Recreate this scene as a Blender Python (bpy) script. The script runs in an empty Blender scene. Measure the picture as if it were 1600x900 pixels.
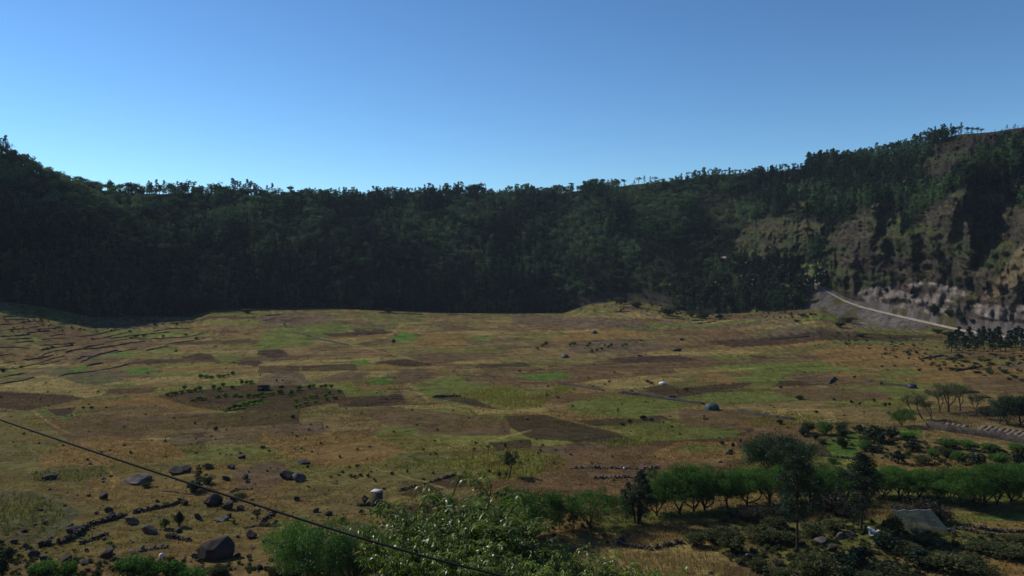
import bpy, math, random
import numpy as np
from math import radians, sin, cos, tan, pi, atan2, sqrt

# ------------------------------------------------------------------ camera, sky, sun, exposure
SC = bpy.context.scene
COL = SC.collection
H_CAM = 45.0
PITCH = radians(1.368)
FPX = 1256.0
cam_d = bpy.data.cameras.new('camera')
cam = bpy.data.objects.new('camera', cam_d)
COL.objects.link(cam)
cam.location = (0, 0, H_CAM)
cam.rotation_euler = (radians(90) - PITCH, 0, 0)
cam_d.sensor_width = 36
cam_d.lens = 36 * FPX / 1600
cam_d.clip_start = 0.1
cam_d.clip_end = 20000
SC.camera = cam

SUN_EL, SUN_AZ = 41.0, -62.0          # degrees; azimuth from +Y towards +X
world = bpy.data.worlds.new('World')
SC.world = world
world.use_nodes = True
wn = world.node_tree
bg = wn.nodes['Background']
sky = wn.nodes.new('ShaderNodeTexSky')
sky.sky_type = 'NISHITA'
sky.sun_disc = False
sky.sun_elevation = radians(SUN_EL)
sky.sun_rotation = radians(SUN_AZ)
sky.altitude = 900
sky.air_density = 1.0
sky.dust_density = 0.0
sky.ozone_density = 4.8
sgam = wn.nodes.new('ShaderNodeGamma')
sgam.inputs['Gamma'].default_value = 1.40
wn.links.new(sky.outputs[0], sgam.inputs[0])
swb = wn.nodes.new('ShaderNodeVectorMath')       # the camera's white balance on the skylight
swb.operation = 'MULTIPLY'
swb.inputs[1].default_value = (0.98, 1.05, 0.95)
wn.links.new(sgam.outputs[0], swb.inputs[0])
wn.links.new(swb.outputs[0], bg.inputs[0])
bg.inputs[1].default_value = 0.065
sun_d = bpy.data.lights.new('sun', 'SUN')
sun_d.energy = 3.3
sun_d.angle = radians(0.53)
sun_d.color = (1.0, 0.92, 0.78)
sun = bpy.data.objects.new('sun', sun_d)
COL.objects.link(sun)
sun.rotation_euler = (radians(90 - SUN_EL), 0, radians(180 - SUN_AZ))
sun.location = (-200, 200, 400)
vs = SC.view_settings
vs.view_transform = 'Standard'
vs.look = 'None'
vs.exposure = 0.0
vs.gamma = 1.0
vs.use_curve_mapping = False
cy = SC.cycles
cy.max_bounces = 5
cy.diffuse_bounces = 2
cy.glossy_bounces = 2
cy.transmission_bounces = 3
cy.transparent_max_bounces = 6
cy.volume_bounces = 0
cy.use_denoising = True
try:
    cy.denoiser = 'OPENIMAGEDENOISE'
except Exception:
    pass

HAZE = 0.00005

# ------------------------------------------------------------------ numeric helpers
def smooth(x):
    x = np.clip(x, 0, 1)
    return x * x * (3 - 2 * x)

def _hash(ix, iy, seed):
    h = (ix.astype(np.int64) * 374761393 + iy.astype(np.int64) * 668265263 + seed * 144269504) & 0xffffffff
    h = ((h ^ (h >> 13)) * 1274126177) & 0xffffffff
    h = (h ^ (h >> 16)) & 0xffff
    return h / 65535.0

def vnoise(x, y, seed=0):
    x = np.asarray(x, float); y = np.asarray(y, float)
    ix = np.floor(x); iy = np.floor(y)
    fx = x - ix; fy = y - iy
    fx = fx * fx * (3 - 2 * fx); fy = fy * fy * (3 - 2 * fy)
    ix = ix.astype(np.int64); iy = iy.astype(np.int64)
    a = _hash(ix, iy, seed); b = _hash(ix + 1, iy, seed)
    c = _hash(ix, iy + 1, seed); d = _hash(ix + 1, iy + 1, seed)
    return (a * (1 - fx) + b * fx) * (1 - fy) + (c * (1 - fx) + d * fx) * fy

def fbm(x, y, seed=0, octs=4):
    s = 0; a = 0.5; t = 0
    for i in range(octs):
        s = s + a * vnoise(x, y, seed + i * 17)
        t += a; a *= 0.5
        x = x * 2.03 + 11.3; y = y * 2.03 + 5.7
    return s / t

def ridged(x, y, seed=0, octs=4):
    s = 0; a = 0.5; t = 0
    for i in range(octs):
        s = s + a * (1 - np.abs(2 * vnoise(x, y, seed + i * 17) - 1))
        t += a; a *= 0.5
        x = x * 2.1 + 3.3; y = y * 2.1 + 7.7
    return s / t

CP, SP = cos(PITCH), sin(PITCH)

def pix_dir(px, py):
    v = (px - 800) / FPX
    w = (450 - py) / FPX
    return v, w * SP + CP, w * CP - SP          # X, Y, Z

def pix_at(px, py):
    """azimuth (radians) and elevation slope of a picture point"""
    X, Y, Z = pix_dir(np.asarray(px, float), np.asarray(py, float))
    return np.arctan2(X, Y), Z / np.hypot(X, Y)

def project(x, y, z):
    zz = z - H_CAM
    dep = y * CP - zz * SP
    up = y * SP + zz * CP
    dep = np.where(dep > 0.5, dep, 0.5)
    return 800 + FPX * x / dep, 450 - FPX * up / dep, dep

# ------------------------------------------------------------------ the crater as a polar sheet
rim_pts = [(-900, 130), (-500, 165), (-200, 200), (0, 246), (30, 258), (50, 264), (100, 276), (150, 289), (200, 295), (250, 296), (300, 296), (350, 298),
           (400, 300), (450, 303), (500, 305), (550, 305), (600, 302), (650, 304), (690, 302), (720, 296), (740, 292), (760, 297), (790, 302),
           (850, 297), (900, 292), (950, 287), (1000, 284), (1050, 280), (1100, 276), (1118, 270), (1150, 268), (1200, 265),
           (1240, 262), (1300, 254), (1350, 246), (1400, 236), (1450, 222), (1500, 210), (1530, 208), (1600, 199), (1750, 190), (2200, 185)]
base_pts = [(-900, 455), (-400, 455), (0, 470), (60, 478), (150, 496), (300, 494), (330, 484), (400, 482), (500, 481), (600, 484), (700, 488), (800, 489), (880, 489),
            (920, 476), (960, 470), (1000, 472), (1050, 482), (1100, 491), (1200, 487), (1280, 482), (1320, 495), (1400, 512), (1500, 523), (1600, 534), (2000, 545)]
rim_pts = [(x, y + (7 if x < 960 else 3 if x < 1440 else 0)) for x, y in rim_pts]
ra, rt = pix_at(*np.array(rim_pts, float).T)
ba, bt = pix_at(*np.array(base_pts, float).T)
AZD = radians(1)
rim_r_pts = np.array([(-180, 420), (-100, 480), (-60, 640), (-45, 740), (-33, 860), (-20, 1010), (-5, 1090), (8, 1100), (18, 1010), (26, 900), (33, 810), (45, 680), (60, 560), (100, 420), (180, 420)], float)
base_r_pts = np.array([(-180, 180), (-100, 240), (-60, 400), (-45, 560), (-33, 690), (-25, 750), (-15, 815), (0, 850), (8, 835), (14, 775), (20, 715), (26, 655), (33, 575), (45, 450), (60, 340), (100, 200), (180, 180)], float)

az_cols = np.radians(np.concatenate([np.linspace(-180, -78, 26), np.linspace(-75, -37, 60), np.linspace(-36.5, 36.5, 1180), np.linspace(37, 75, 60), np.linspace(78, 180, 26)]))
NC = len(az_cols)
N_NEAR, N_FLOOR, N_WALL, N_BACK = 46, 400, 250, 16
NR = N_NEAR + N_FLOOR + N_WALL + N_BACK

def rim_te(az): return np.interp(az, ra, rt)
def base_te(az): return np.interp(az, ba, bt)
def rim_r(az): return np.interp(np.degrees(az), rim_r_pts[:, 0], rim_r_pts[:, 1])
def base_r(az): return np.interp(np.degrees(az), base_r_pts[:, 0], base_r_pts[:, 1])

def smax(a, b, k):
    h = np.clip(0.5 + 0.5 * (a - b) / k, 0, 1)
    return b * (1 - h) + a * h + k * h * (1 - h)

def floor_z(r, az):
    """height of the near slope and the crater floor"""
    x = r * np.sin(az); y = r * np.cos(az)
    rb = base_r(az)
    zb = H_CAM + base_te(az) * rb
    front = smooth((np.cos(az) + 0.5) / 0.8)
    slope = 43.2 - 0.43 * r
    slope = slope * front + (43.2 + 0.12 * r) * (1 - front)
    z = smax(slope, 0 * r, 3.0)
    z = z + zb * smooth((r / rb - 0.62) / 0.38)
    far = smooth((r - 60) / 60)
    z = z + far * (fbm(x / 90, y / 90, 3, 3) - 0.5) * 2.2 * smooth(1.25 - r / rb)
    fg = smooth((280 - r) / 120)
    lump = fg * smooth((r - 20) / 60)
    z = z + lump * (fbm(x / 16, y / 16, 9, 4) - 0.5) * 2.4
    # low knoll at the lower right corner of the view, bare orange earth
    z = z + 6.5 * np.exp(-(((x - 41) / 9.0) ** 2 + ((y - 57) / 7.0) ** 2))
    return z

A = az_cols[:, None]
RB = base_r(az_cols)[:, None]
RR = rim_r(az_cols)[:, None]
t_near = np.linspace(0, 1, N_NEAR, endpoint=False)[None, :]
R_near = 0.4 + (95 - 0.4) * t_near ** 1.5 + 0 * A
t_fl = np.linspace(0, 1, N_FLOOR, endpoint=False)[None, :]
R_fl = 1.0 / ((1 / 95.0) * (1 - t_fl) + (1 / RB) * t_fl)
Z_near = floor_z(R_near, A + 0 * R_near)
Z_fl = floor_z(R_fl, A + 0 * R_fl)
T = np.linspace(0, 1, N_WALL)[None, :] + 0 * A
ZB = floor_z(RB, A)
ZR = H_CAM + rim_te(az_cols)[:, None] * RR
PXC = 800 + FPX * np.tan(np.clip(A, -1.2, 1.2)) / CP
S_LAT = A * 900.0
rightcols = smooth((np.degrees(A) - 12) / 6)
footr = smooth((np.degrees(A) - 17) / 4)
shape = (T ** 0.86) * rightcols + (T ** 0.62) * (1 - rightcols)

R_w = RB + (RR - RB) * T
Z_w = ZB + (ZR - ZB) * shape
env = np.sin(pi * np.clip(T, 0, 1)) ** 0.6
rightness = smooth((np.degrees(A) - 10) / 10)
DISP = env * (52 * (fbm(S_LAT / 130, T * 1.3, 21, 3) - 0.45) + 26 * (ridged(S_LAT / 60, T * 1.6 + 3, 33, 3) - 0.5))

def buttress(xc, w, tt, D, p=1.0, dt=0.10, wp=1.0):
    """pushes the wall towards the viewer below height tt: a spur with a ledge on top"""
    wx = smooth(1 - np.abs(PXC - xc) / w) ** wp
    ttn = tt
    s = np.where(T < ttn, (np.clip(T, 0, 1) / np.maximum(ttn, 1e-3)) ** p, 1 - smooth((T - ttn) / dt))
    return D * wx * s

def spur(xc, w, tt, D, foot=0.16, dt=0.3, sharp=1.0):
    """a sloping rib with a steep foot and a long, gentle top"""
    wx = np.clip(1 - np.abs(PXC - xc) / w, 0, 1) ** sharp
    s = np.where(T < tt, smooth((T - 0.14) / foot), 1 - smooth((T - tt) / dt))
    return D * wx * s

tlin = lambda y, yb, yr: (yb - y) / (yb - yr)
warp = (fbm(S_LAT / 40, T * 4, 77, 3) - 0.5)
DISP = DISP + buttress(0, 330, np.interp(PXC, [0, 150, 300], [1.0, 0.72, 0.08]) + 0.06 * warp, 75, 0.9, 0.16)
DISP = DISP + buttress(1366 + 30 * (0.5 - T) + 16 * warp, 80, 0.60 + 0.12 * warp, 60, 0.9, 0.14)
DISP = DISP + buttress(1212 + 40 * warp, 95, 0.60 + 0.12 * warp, 34, 1.1, 0.14)
xc2 = np.interp(T[0], [0, 0.15, 0.30, 0.50, 0.75, 1], [1340, 1365, 1420, 1475, 1530, 1560])[None, :]
DISP = DISP + spur(xc2 + 26 * warp, 95, 0.66 + 0.10 * warp, 66, 0.22, 0.25)
DISP = DISP + spur(1492 + 40 * (T - 0.3) + 24 * warp, 70, 0.34 + 0.10 * warp, 40, 0.10, 0.22)
DISP = DISP + spur(1420 + 24 * warp, 60, 0.30 + 0.06 * warp, 26, 0.09, 0.18)
xc3 = np.interp(T[0], [0, 0.2, 0.5, 1], [1545, 1575, 1640, 1700])[None, :]
DISP = DISP + spur(xc3 + 24 * warp, 85, 0.50, 52, 0.14, 0.3)
DISP = DISP + buttress(1500 + 20 * warp, 60, 0.92 + 0.06 * warp, 20, 3.0, 0.05)
DISP = DISP + buttress(1575 + 30 * warp, 50, 0.90 + 0.06 * warp, 16, 3.0, 0.05)
DISP = DISP + buttress(760 + 30 * warp, 70, 0.55, 24, 1.2, 0.1)
DISP = DISP + buttress(935, 60, 0.62, 26, 1.1, 0.1)
DISP = DISP + buttress(560, 80, 0.5, 22, 1.0, 0.15)
# rock fluting on the right-hand cliffs
rockw = rightness * smooth((T - 0.12) / 0.08) * smooth((1.0 - T) / 0.03)
flute = ridged(S_LAT / 22 + 2.0 * warp, T * 3.2, 51, 4) - 0.5
crag = 0.6 * ridged(S_LAT / 10, T * 15, 58, 4) + 0.7 * ridged(S_LAT / 8, T * 4, 59, 4) - 0.65
DISP = DISP + rockw * (15 * flute + 12 * crag + 13 * (fbm(S_LAT / 7, T * 22, 60, 4) - 0.5))
DISP = DISP + (1 - rightness) * env * 5 * (fbm(S_LAT / 14, T * 12, 61, 3) - 0.5)
R_w = R_w - DISP
R_w = np.maximum(R_w, RB + 0.3 * np.maximum(Z_w - ZB, 0))
# the bench that carries the dirt road: scree bank below it, cliffs above it
road_px = np.array([(1215, 423), (1258, 423), (1266, 437), (1280, 448), (1300, 460), (1318, 470), (1345, 480), (1385, 490), (1420, 498), (1460, 507), (1500, 516), (1560, 526), (1620, 533), (1750, 541)], float)
PXR = 800 + FPX * np.tan(np.clip(az_cols, -1.2, 1.2)) / CP
road_y = np.interp(PXR, road_px[:, 0], road_px[:, 1])
_, road_te = pix_at(PXR, road_y)
r0_ = RB[:, 0]; zb_ = ZB[:, 0]
r_rd = r0_ + 12.0
for _ in range(12):
    z_rd = H_CAM + road_te * r_rd
    r_rd = 0.5 * r_rd + 0.5 * (r0_ + 2.5 + np.maximum(z_rd - zb_, 0.3) * 1.45)
z_rd = H_CAM + road_te * r_rd
bench_w = (smooth((PXR - 1222) / 34) * smooth((1900 - PXR) / 200))[:, None]
TB = 0.17
w_up = np.clip((T - TB) / (1 - TB), 0, 1)
t_lo = np.clip(T / (TB - 0.03), 0, 1); t_mid = np.clip((T - (TB - 0.03)) / 0.03, 0, 1)
R_bench = np.where(T < TB - 0.03, RB + (r_rd[:, None] - 2.2 - RB) * t_lo, r_rd[:, None] - 2.2 + 5.4 * t_mid)
Z_bench = np.where(T < TB - 0.03, ZB + (z_rd[:, None] - 1.0 - ZB) * t_lo, z_rd[:, None] - 1.0 + 2.0 * t_mid)
r_top = r_rd[:, None] + 3.2
R_up = r_top + (RR - r_top) * w_up
Z_up = z_rd[:, None] + 1.0 + (ZR - z_rd[:, None] - 1.0) * (w_up ** 0.9)
Dmul = smooth(w_up / 0.10)
R_up = R_up - DISP * Dmul
R_up = np.maximum(R_up, r_top + (0.30 + 0.25 * vnoise(S_LAT / 9, T * 9, 95)) * np.maximum(Z_up - z_rd[:, None] - 1.0, 0) + 2.5 * (vnoise(S_LAT / 3.5, T * 30, 96) - 0.3) * smooth(w_up / 0.03))
zrel = Z_up / 60.0
post = 13.0 * (ridged(S_LAT / 17 + 2 * warp, zrel * 4.0, 97, 5) - 0.55) + 9.0 * (fbm(S_LAT / 6, Z_up / 5.0, 98, 4) - 0.5) + 3.0 * (ridged(S_LAT / 40, Z_up / 9.0 + S_LAT / 60, 99, 3) - 0.5)
R_up = R_up - post * smooth((w_up - 0.015) / 0.05) * smooth((1 - w_up) / 0.02)
R_new = np.where(T < TB, R_bench + 1.2 * t_lo * (1 - t_lo) * (fbm(S_LAT / 6, T * 20, 91, 3) - 0.5) * 4, R_up)
Z_new = np.where(T < TB, Z_bench, Z_up)
R_w = R_w * (1 - bench_w) + R_new * bench_w
Z_w = Z_w * (1 - bench_w) + Z_new * bench_w
rockw = rockw * np.where(bench_w > 0.2, smooth((w_up - 0.01) / 0.06), 1)
Z_w = Z_w + rockw * 3.0 * (fbm(S_LAT / 9, T * 20, 63, 3) - 0.5)
Z_w = np.maximum(Z_w, ZB - 1)
# keep the rim where it is
Z_w[:, -1] = ZR[:, 0]
Z_w[:, -3:] += 1.3 * (fbm(S_LAT[:, :1] / 12 + 0 * T[:, -3:], 0 * T[:, -3:], 66, 3) - 0.5)
t_b = (np.arange(1, N_BACK + 1) / N_BACK)[None, :]
R_b = R_w[:, -1:] + (5000 - R_w[:, -1:]) * t_b ** 2.2
Z_b = np.maximum(Z_w[:, -1:] * (1 - smooth(t_b * 1.6)) - 20 * smooth(t_b * 1.5) - 3 * (t_b > 0), -20)
R = np.concatenate([R_near, R_fl, R_w, R_b], 1)
Z = np.concatenate([Z_near, Z_fl, Z_w, Z_b], 1)
AA = A + 0 * R
X = R * np.sin(AA); Y = R * np.cos(AA)
TE = (Z - H_CAM) / R
R_mono = np.maximum.accumulate(R, axis=1)

def col_index(az):
    i = np.searchsorted(az_cols, az)
    i = min(max(int(i), 1), NC - 1)
    f = (az - az_cols[i - 1]) / (az_cols[i] - az_cols[i - 1])
    return i - 1, i, f

def hit(px, py):
    """ground point seen at a picture point"""
    az, te = pix_at(px, py)
    i0, i1, f = col_index(float(az))
    res = []
    for i in (i0, i1):
        tcol = TE[i, 6:]
        k = int(np.argmax(tcol >= te)) + 6
        if k <= 6:
            k = N_NEAR + N_FLOOR + N_WALL - 1
            res.append((R[i, k], Z[i, k])); continue
        a = (te - TE[i, k - 1]) / (TE[i, k] - TE[i, k - 1])
        res.append((R[i, k - 1] * (1 - a) + R[i, k] * a, Z[i, k - 1] * (1 - a) + Z[i, k] * a))
    if abs(res[0][0] - res[1][0]) > 8:
        r, z = res[0] if f < 0.5 else res[1]
    else:
        r = res[0][0] * (1 - f) + res[1][0] * f
        z = res[0][1] * (1 - f) + res[1][1] * f
    return r * sin(az), r * cos(az), z

def ground(x, y):
    az = atan2(x, y); r = sqrt(x * x + y * y)
    i0, i1, f = col_index(az)
    z0 = np.interp(r, R_mono[i0], Z[i0]); z1 = np.interp(r, R_mono[i1], Z[i1])
    return float(z0 * (1 - f) + z1 * f)

# ------------------------------------------------------------------ mesh and material helpers
def mesh_np(name, V, faces, tint=None, color=None, smooth_sh=False):
    """faces: list of int arrays (n x 3 or n x 4)"""
    me = bpy.data.meshes.new(name)
    V = np.asarray(V, np.float32)
    if not isinstance(faces, (list, tuple)):
        faces = [faces]
    faces = [np.asarray(f, np.int32) for f in faces if len(f)]
    loops = np.concatenate([f.ravel() for f in faces])
    tot = np.concatenate([np.full(len(f), f.shape[1], np.int32) for f in faces])
    start = np.concatenate([[0], np.cumsum(tot)[:-1]]).astype(np.int32)
    me.vertices.add(len(V)); me.vertices.foreach_set('co', V.ravel())
    me.loops.add(len(loops)); me.loops.foreach_set('vertex_index', loops)
    me.polygons.add(len(tot))
    me.polygons.foreach_set('loop_start', start)
    me.polygons.foreach_set('loop_total', tot)
    me.update(calc_edges=True)
    if smooth_sh:
        me.polygons.foreach_set('use_smooth', np.ones(len(tot), bool))
    if tint is not None:
        a = me.attributes.new('tint', 'FLOAT', 'POINT')
        a.data.foreach_set('value', np.asarray(tint, np.float32))
    if color is not None:
        a = me.attributes.new('albedo', 'FLOAT_COLOR', 'POINT')
        c = np.ones((len(V), 4), np.float32); c[:, :3] = color
        a.data.foreach_set('color', c.ravel())
    return me

def set_mats(me, mats, idx=None):
    for m in mats: me.materials.append(m)
    if idx is not None:
        me.polygons.foreach_set('material_index', np.asarray(idx, np.int32))
    me.update()

class MB:
    """collects vertices and faces, several materials"""
    def __init__(s):
        s.V = []; s.F3 = []; s.F4 = []; s.M3 = []; s.M4 = []; s.tint = []; s.n = 0
    def add(s, V, F, mat=0, tint=0.5):
        V = np.asarray(V, float); F = np.asarray(F, int)
        if len(V) == 0 or len(F) == 0: return
        s.V.append(V)
        t = np.asarray(tint, float)
        s.tint.append(np.full(len(V), float(t)) if t.ndim == 0 else t)
        (s.F3 if F.shape[1] == 3 else s.F4).append(F + s.n)
        (s.M3 if F.shape[1] == 3 else s.M4).append(np.full(len(F), mat))
        s.n += len(V)
    def mesh(s, name, mats, smooth_sh=False):
        fs = []; idx = []
        if s.F3: fs.append(np.concatenate(s.F3)); idx.append(np.concatenate(s.M3))
        if s.F4: fs.append(np.concatenate(s.F4)); idx.append(np.concatenate(s.M4))
        me = mesh_np(name, np.concatenate(s.V), fs, tint=np.concatenate(s.tint), smooth_sh=smooth_sh)
        set_mats(me, mats, np.concatenate(idx))
        return me

def put(name, me, loc=(0, 0, 0), rz=0.0, sc=(1, 1, 1), parent=None, label=None, cat=None, group=None, kind=None, tilt=None):
    o = bpy.data.objects.new(name, me)
    COL.objects.link(o)
    o.location = loc
    o.rotation_euler = (tilt[0] if tilt else 0, tilt[1] if tilt else 0, rz)
    o.scale = sc
    if parent is not None: o.parent = parent
    if label: o['label'] = label
    if cat: o['category'] = cat
    if group: o['group'] = group
    if kind or label: o['kind'] = kind or 'thing'
    return o

def new_mat(name):
    m = bpy.data.materials.new(name); m.use_nodes = True
    nt = m.node_tree
    for n in list(nt.nodes): nt.nodes.remove(n)
    out = nt.nodes.new('ShaderNodeOutputMaterial')
    return m, nt, out

def noise_node(nt, scale, detail=4, rough=0.6, coord='Object', vec=None):
    n = nt.nodes.new('ShaderNodeTexNoise')
    n.inputs['Scale'].default_value = scale
    n.inputs['Detail'].default_value = detail
    n.inputs['Roughness'].default_value = rough
    if vec is None:
        tc = nt.nodes.new('ShaderNodeTexCoord'); vec = tc.outputs[coord]
    nt.links.new(vec, n.inputs['Vector'])
    return n

def leaf_mat(name, dark, light, transl=0.35, gloss=0.04, grough=0.45, rand=0.5):
    m, nt, out = new_mat(name)
    L = nt.links
    at = nt.nodes.new('ShaderNodeAttribute'); at.attribute_name = 'tint'
    oi = nt.nodes.new('ShaderNodeObjectInfo')
    mx = nt.nodes.new('ShaderNodeMath'); mx.operation = 'MULTIPLY_ADD'
    L.new(oi.outputs['Random'], mx.inputs[0]); mx.inputs[1].default_value = rand; mx.inputs[2].default_value = -rand / 2
    ad = nt.nodes.new('ShaderNodeMath'); ad.operation = 'ADD'; ad.use_clamp = True
    L.new(at.outputs['Fac'], ad.inputs[0]); L.new(mx.outputs[0], ad.inputs[1])
    mix = nt.nodes.new('ShaderNodeMix'); mix.data_type = 'RGBA'
    L.new(ad.outputs[0], mix.inputs['Factor'])
    mix.inputs[6].default_value = (*dark, 1); mix.inputs[7].default_value = (*light, 1)
    d = nt.nodes.new('ShaderNodeBsdfDiffuse'); L.new(mix.outputs[2], d.inputs[0])
    t = nt.nodes.new('ShaderNodeBsdfTranslucent')
    hs = nt.nodes.new('ShaderNodeHueSaturation'); hs.inputs['Hue'].default_value = 0.485; hs.inputs['Value'].default_value = 1.3; hs.inputs['Saturation'].default_value = 1.1
    L.new(mix.outputs[2], hs.inputs['Color']); L.new(hs.outputs[0], t.inputs[0])
    ms = nt.nodes.new('ShaderNodeMixShader'); ms.inputs[0].default_value = transl
    L.new(d.outputs[0], ms.inputs[1]); L.new(t.outputs[0], ms.inputs[2])
    last = ms
    if gloss > 0:
        g = nt.nodes.new('ShaderNodeBsdfGlossy'); g.inputs['Roughness'].default_value = grough; g.inputs[0].default_value = (0.9, 0.95, 1, 1)
        m2 = nt.nodes.new('ShaderNodeMixShader'); m2.inputs[0].default_value = gloss
        L.new(ms.outputs[0], m2.inputs[1]); L.new(g.outputs[0], m2.inputs[2]); last = m2
    L.new(last.outputs[0], out.inputs[0])
    return m

def solid_mat(name, c1, c2, scale=3.0, rough=0.9, bump=0.3, bscale=None, spec=0.2, metal=0.0):
    m, nt, out = new_mat(name)
    L = nt.links
    p = nt.nodes.new('ShaderNodeBsdfPrincipled')
    p.inputs['Roughness'].default_value = rough
    p.inputs['Metallic'].default_value = metal
    p.inputs['Specular IOR Level'].default_value = spec
    n = noise_node(nt, scale, 6, 0.65)
    cr = nt.nodes.new('ShaderNodeValToRGB')
    cr.color_ramp.elements[0].position = 0.35; cr.color_ramp.elements[0].color = (*c1, 1)
    cr.color_ramp.elements[1].position = 0.65; cr.color_ramp.elements[1].color = (*c2, 1)
    L.new(n.outputs['Fac'], cr.inputs[0]); L.new(cr.outputs[0], p.inputs['Base Color'])
    if bump:
        nb = noise_node(nt, bscale or scale * 3, 6, 0.7)
        b = nt.nodes.new('ShaderNodeBump'); b.inputs['Strength'].default_value = bump; b.inputs['Distance'].default_value = 0.1
        L.new(nb.outputs['Fac'], b.inputs['Height']); L.new(b.outputs[0], p.inputs['Normal'])
    L.new(p.outputs[0], out.inputs[0])
    return m

M_bark = solid_mat('bark', (0.035, 0.026, 0.018), (0.075, 0.058, 0.042), 6)
M_leaf_row = leaf_mat('row_leaf', (0.031, 0.076, 0.020), (0.105, 0.22, 0.052), 0.4, 0.0, rand=0.45)
M_leaf_bright = leaf_mat('bright_leaf', (0.026, 0.078, 0.013), (0.09, 0.23, 0.035), 0.4, 0.03)
M_leaf_dark = leaf_mat('dark_leaf', (0.010, 0.024, 0.012), (0.030, 0.060, 0.024), 0.2, 0.02)
M_leaf_deep = leaf_mat('deep_leaf', (0.014, 0.036, 0.013), (0.045, 0.095, 0.030), 0.3, 0.02)
M_leaf_olive = leaf_mat('olive_leaf', (0.035, 0.05, 0.018), (0.10, 0.12, 0.04), 0.3, 0.02)
M_leaf_grey = leaf_mat('twig_grey', (0.035, 0.035, 0.026), (0.09, 0.085, 0.065), 0.2, 0.0)
M_leaf_scrub = leaf_mat('scrub_leaf', (0.040, 0.052, 0.024), (0.115, 0.13, 0.058), 0.3, 0.0)
M_leaf_near = leaf_mat('near_leaf', (0.065, 0.105, 0.016), (0.25, 0.33, 0.055), 0.5, 0.03, 0.35)
M_leaf_forest = leaf_mat('forest_leaf', (0.010, 0.027, 0.018), (0.12, 0.20, 0.085), 0.3, 0.0, rand=0.0)
M_leaf_rim = leaf_mat('rim_leaf', (0.016, 0.030, 0.018), (0.06, 0.085, 0.042), 0.25, 0.02)
M_leaf_bush = leaf_mat('bush_leaf', (0.05, 0.10, 0.016), (0.19, 0.27, 0.05), 0.35, 0.02)
M_grass = leaf_mat('grass_blade', (0.12, 0.12, 0.032), (0.32, 0.21, 0.09), 0.5, 0.0)
M_crop = leaf_mat('crop_blade', (0.07, 0.09, 0.018), (0.25, 0.25, 0.06), 0.35, 0.0)
M_maize = leaf_mat('dry_maize', (0.10, 0.075, 0.03), (0.30, 0.21, 0.09), 0.3, 0.0)
M_rock = solid_mat('basalt', (0.026, 0.023, 0.021), (0.085, 0.073, 0.063), 1.2, 0.9, 0.6, 4)
M_stone = solid_mat('field_stone', (0.035, 0.029, 0.026), (0.10, 0.085, 0.07), 1.5, 0.9, 0.8, 3)
M_palestone = solid_mat('pale_stone', (0.05, 0.045, 0.04), (0.20, 0.18, 0.16), 2.2, 0.9, 0.6, 4)
M_terracewall = solid_mat('terrace_stone', (0.045, 0.036, 0.030), (0.11, 0.09, 0.07), 1.0, 0.95, 0.8, 3)

# ------------------------------------------------------------------ ground colours
PX, PY, DEP = project(X, Y, Z)
front = (np.abs(AA) < radians(60)) & (Y > 5)
seg_wall = np.zeros(R.shape, bool); seg_wall[:, N_NEAR + N_FLOOR:] = True
ncell = R.size

def inpoly(poly, jx=3.0, jy=1.0, seed=5):
    wx = PX + jx * WN1; wy = PY + jy * WN2
    x0, y0 = np.min(poly, 0); x1, y1 = np.max(poly, 0)
    box = front & (wx >= x0) & (wx <= x1) & (wy >= y0) & (wy <= y1)
    idx = np.nonzero(box)
    m = np.zeros(R.shape, bool)
    if len(idx[0]) == 0: return m
    px = wx[idx]; py = wy[idx]
    ins = np.zeros(len(px), bool)
    n = len(poly); j = n - 1
    for i in range(n):
        xi, yi = poly[i]; xj, yj = poly[j]
        if yi != yj:
            c = ((yi > py) != (yj > py)) & (px < (xj - xi) * (py - yi) / (yj - yi) + xi)
            ins ^= c
        j = i
    m[idx] = ins
    return m

WN1 = (fbm(X / 9, Y / 9, 201, 3) - 0.5) * 2
WN2 = (fbm(X / 9, Y / 9, 301, 3) - 0.5) * 2
C = {'tan': (0.155, 0.112, 0.060), 'straw': (0.215, 0.165, 0.080), 'orange': (0.168, 0.106, 0.050), 'brown': (0.104, 0.068, 0.046),
     'dark': (0.042, 0.027, 0.023), 'purple': (0.105, 0.073, 0.060), 'olive': (0.118, 0.106, 0.045), 'green': (0.098, 0.118, 0.036),
     'bright': (0.065, 0.130, 0.028), 'ygreen': (0.135, 0.140, 0.045), 'greygreen': (0.085, 0.085, 0.055), 'red': (0.118, 0.072, 0.048),
     'scree': (0.155, 0.135, 0.125), 'pale': (0.26, 0.22, 0.17)}
C = {k: np.array(v) for k, v in C.items()}
n1 = fbm(X / 55, Y / 38, 401, 4)[..., None]
n2 = fbm(X / 22, Y / 14, 402, 4)[..., None]
n3 = fbm(X / 6, Y / 5, 403, 3)[..., None]
alb = C['tan'] * (1 - smooth((n1 - 0.45) * 6)) + C['olive'] * smooth((n1 - 0.45) * 6)
k = smooth((n2 - 0.5) * 7); alb = alb * (1 - 0.45 * k) + C['orange'] * 0.45 * k
k = smooth((0.42 - n2) * 8); alb = alb * (1 - 0.55 * k) + C['green'] * 0.55 * k
lf = (smooth((330 - R) / 120) * smooth((60 - X) / 60))[..., None]
alb = alb * (1 - 0.6 * lf) + (C['tan'] * 0.8 * (1 - smooth((n3 - 0.5) * 5)) + C['orange'] * 0.9 * smooth((n3 - 0.5) * 5)) * 0.6 * lf
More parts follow.
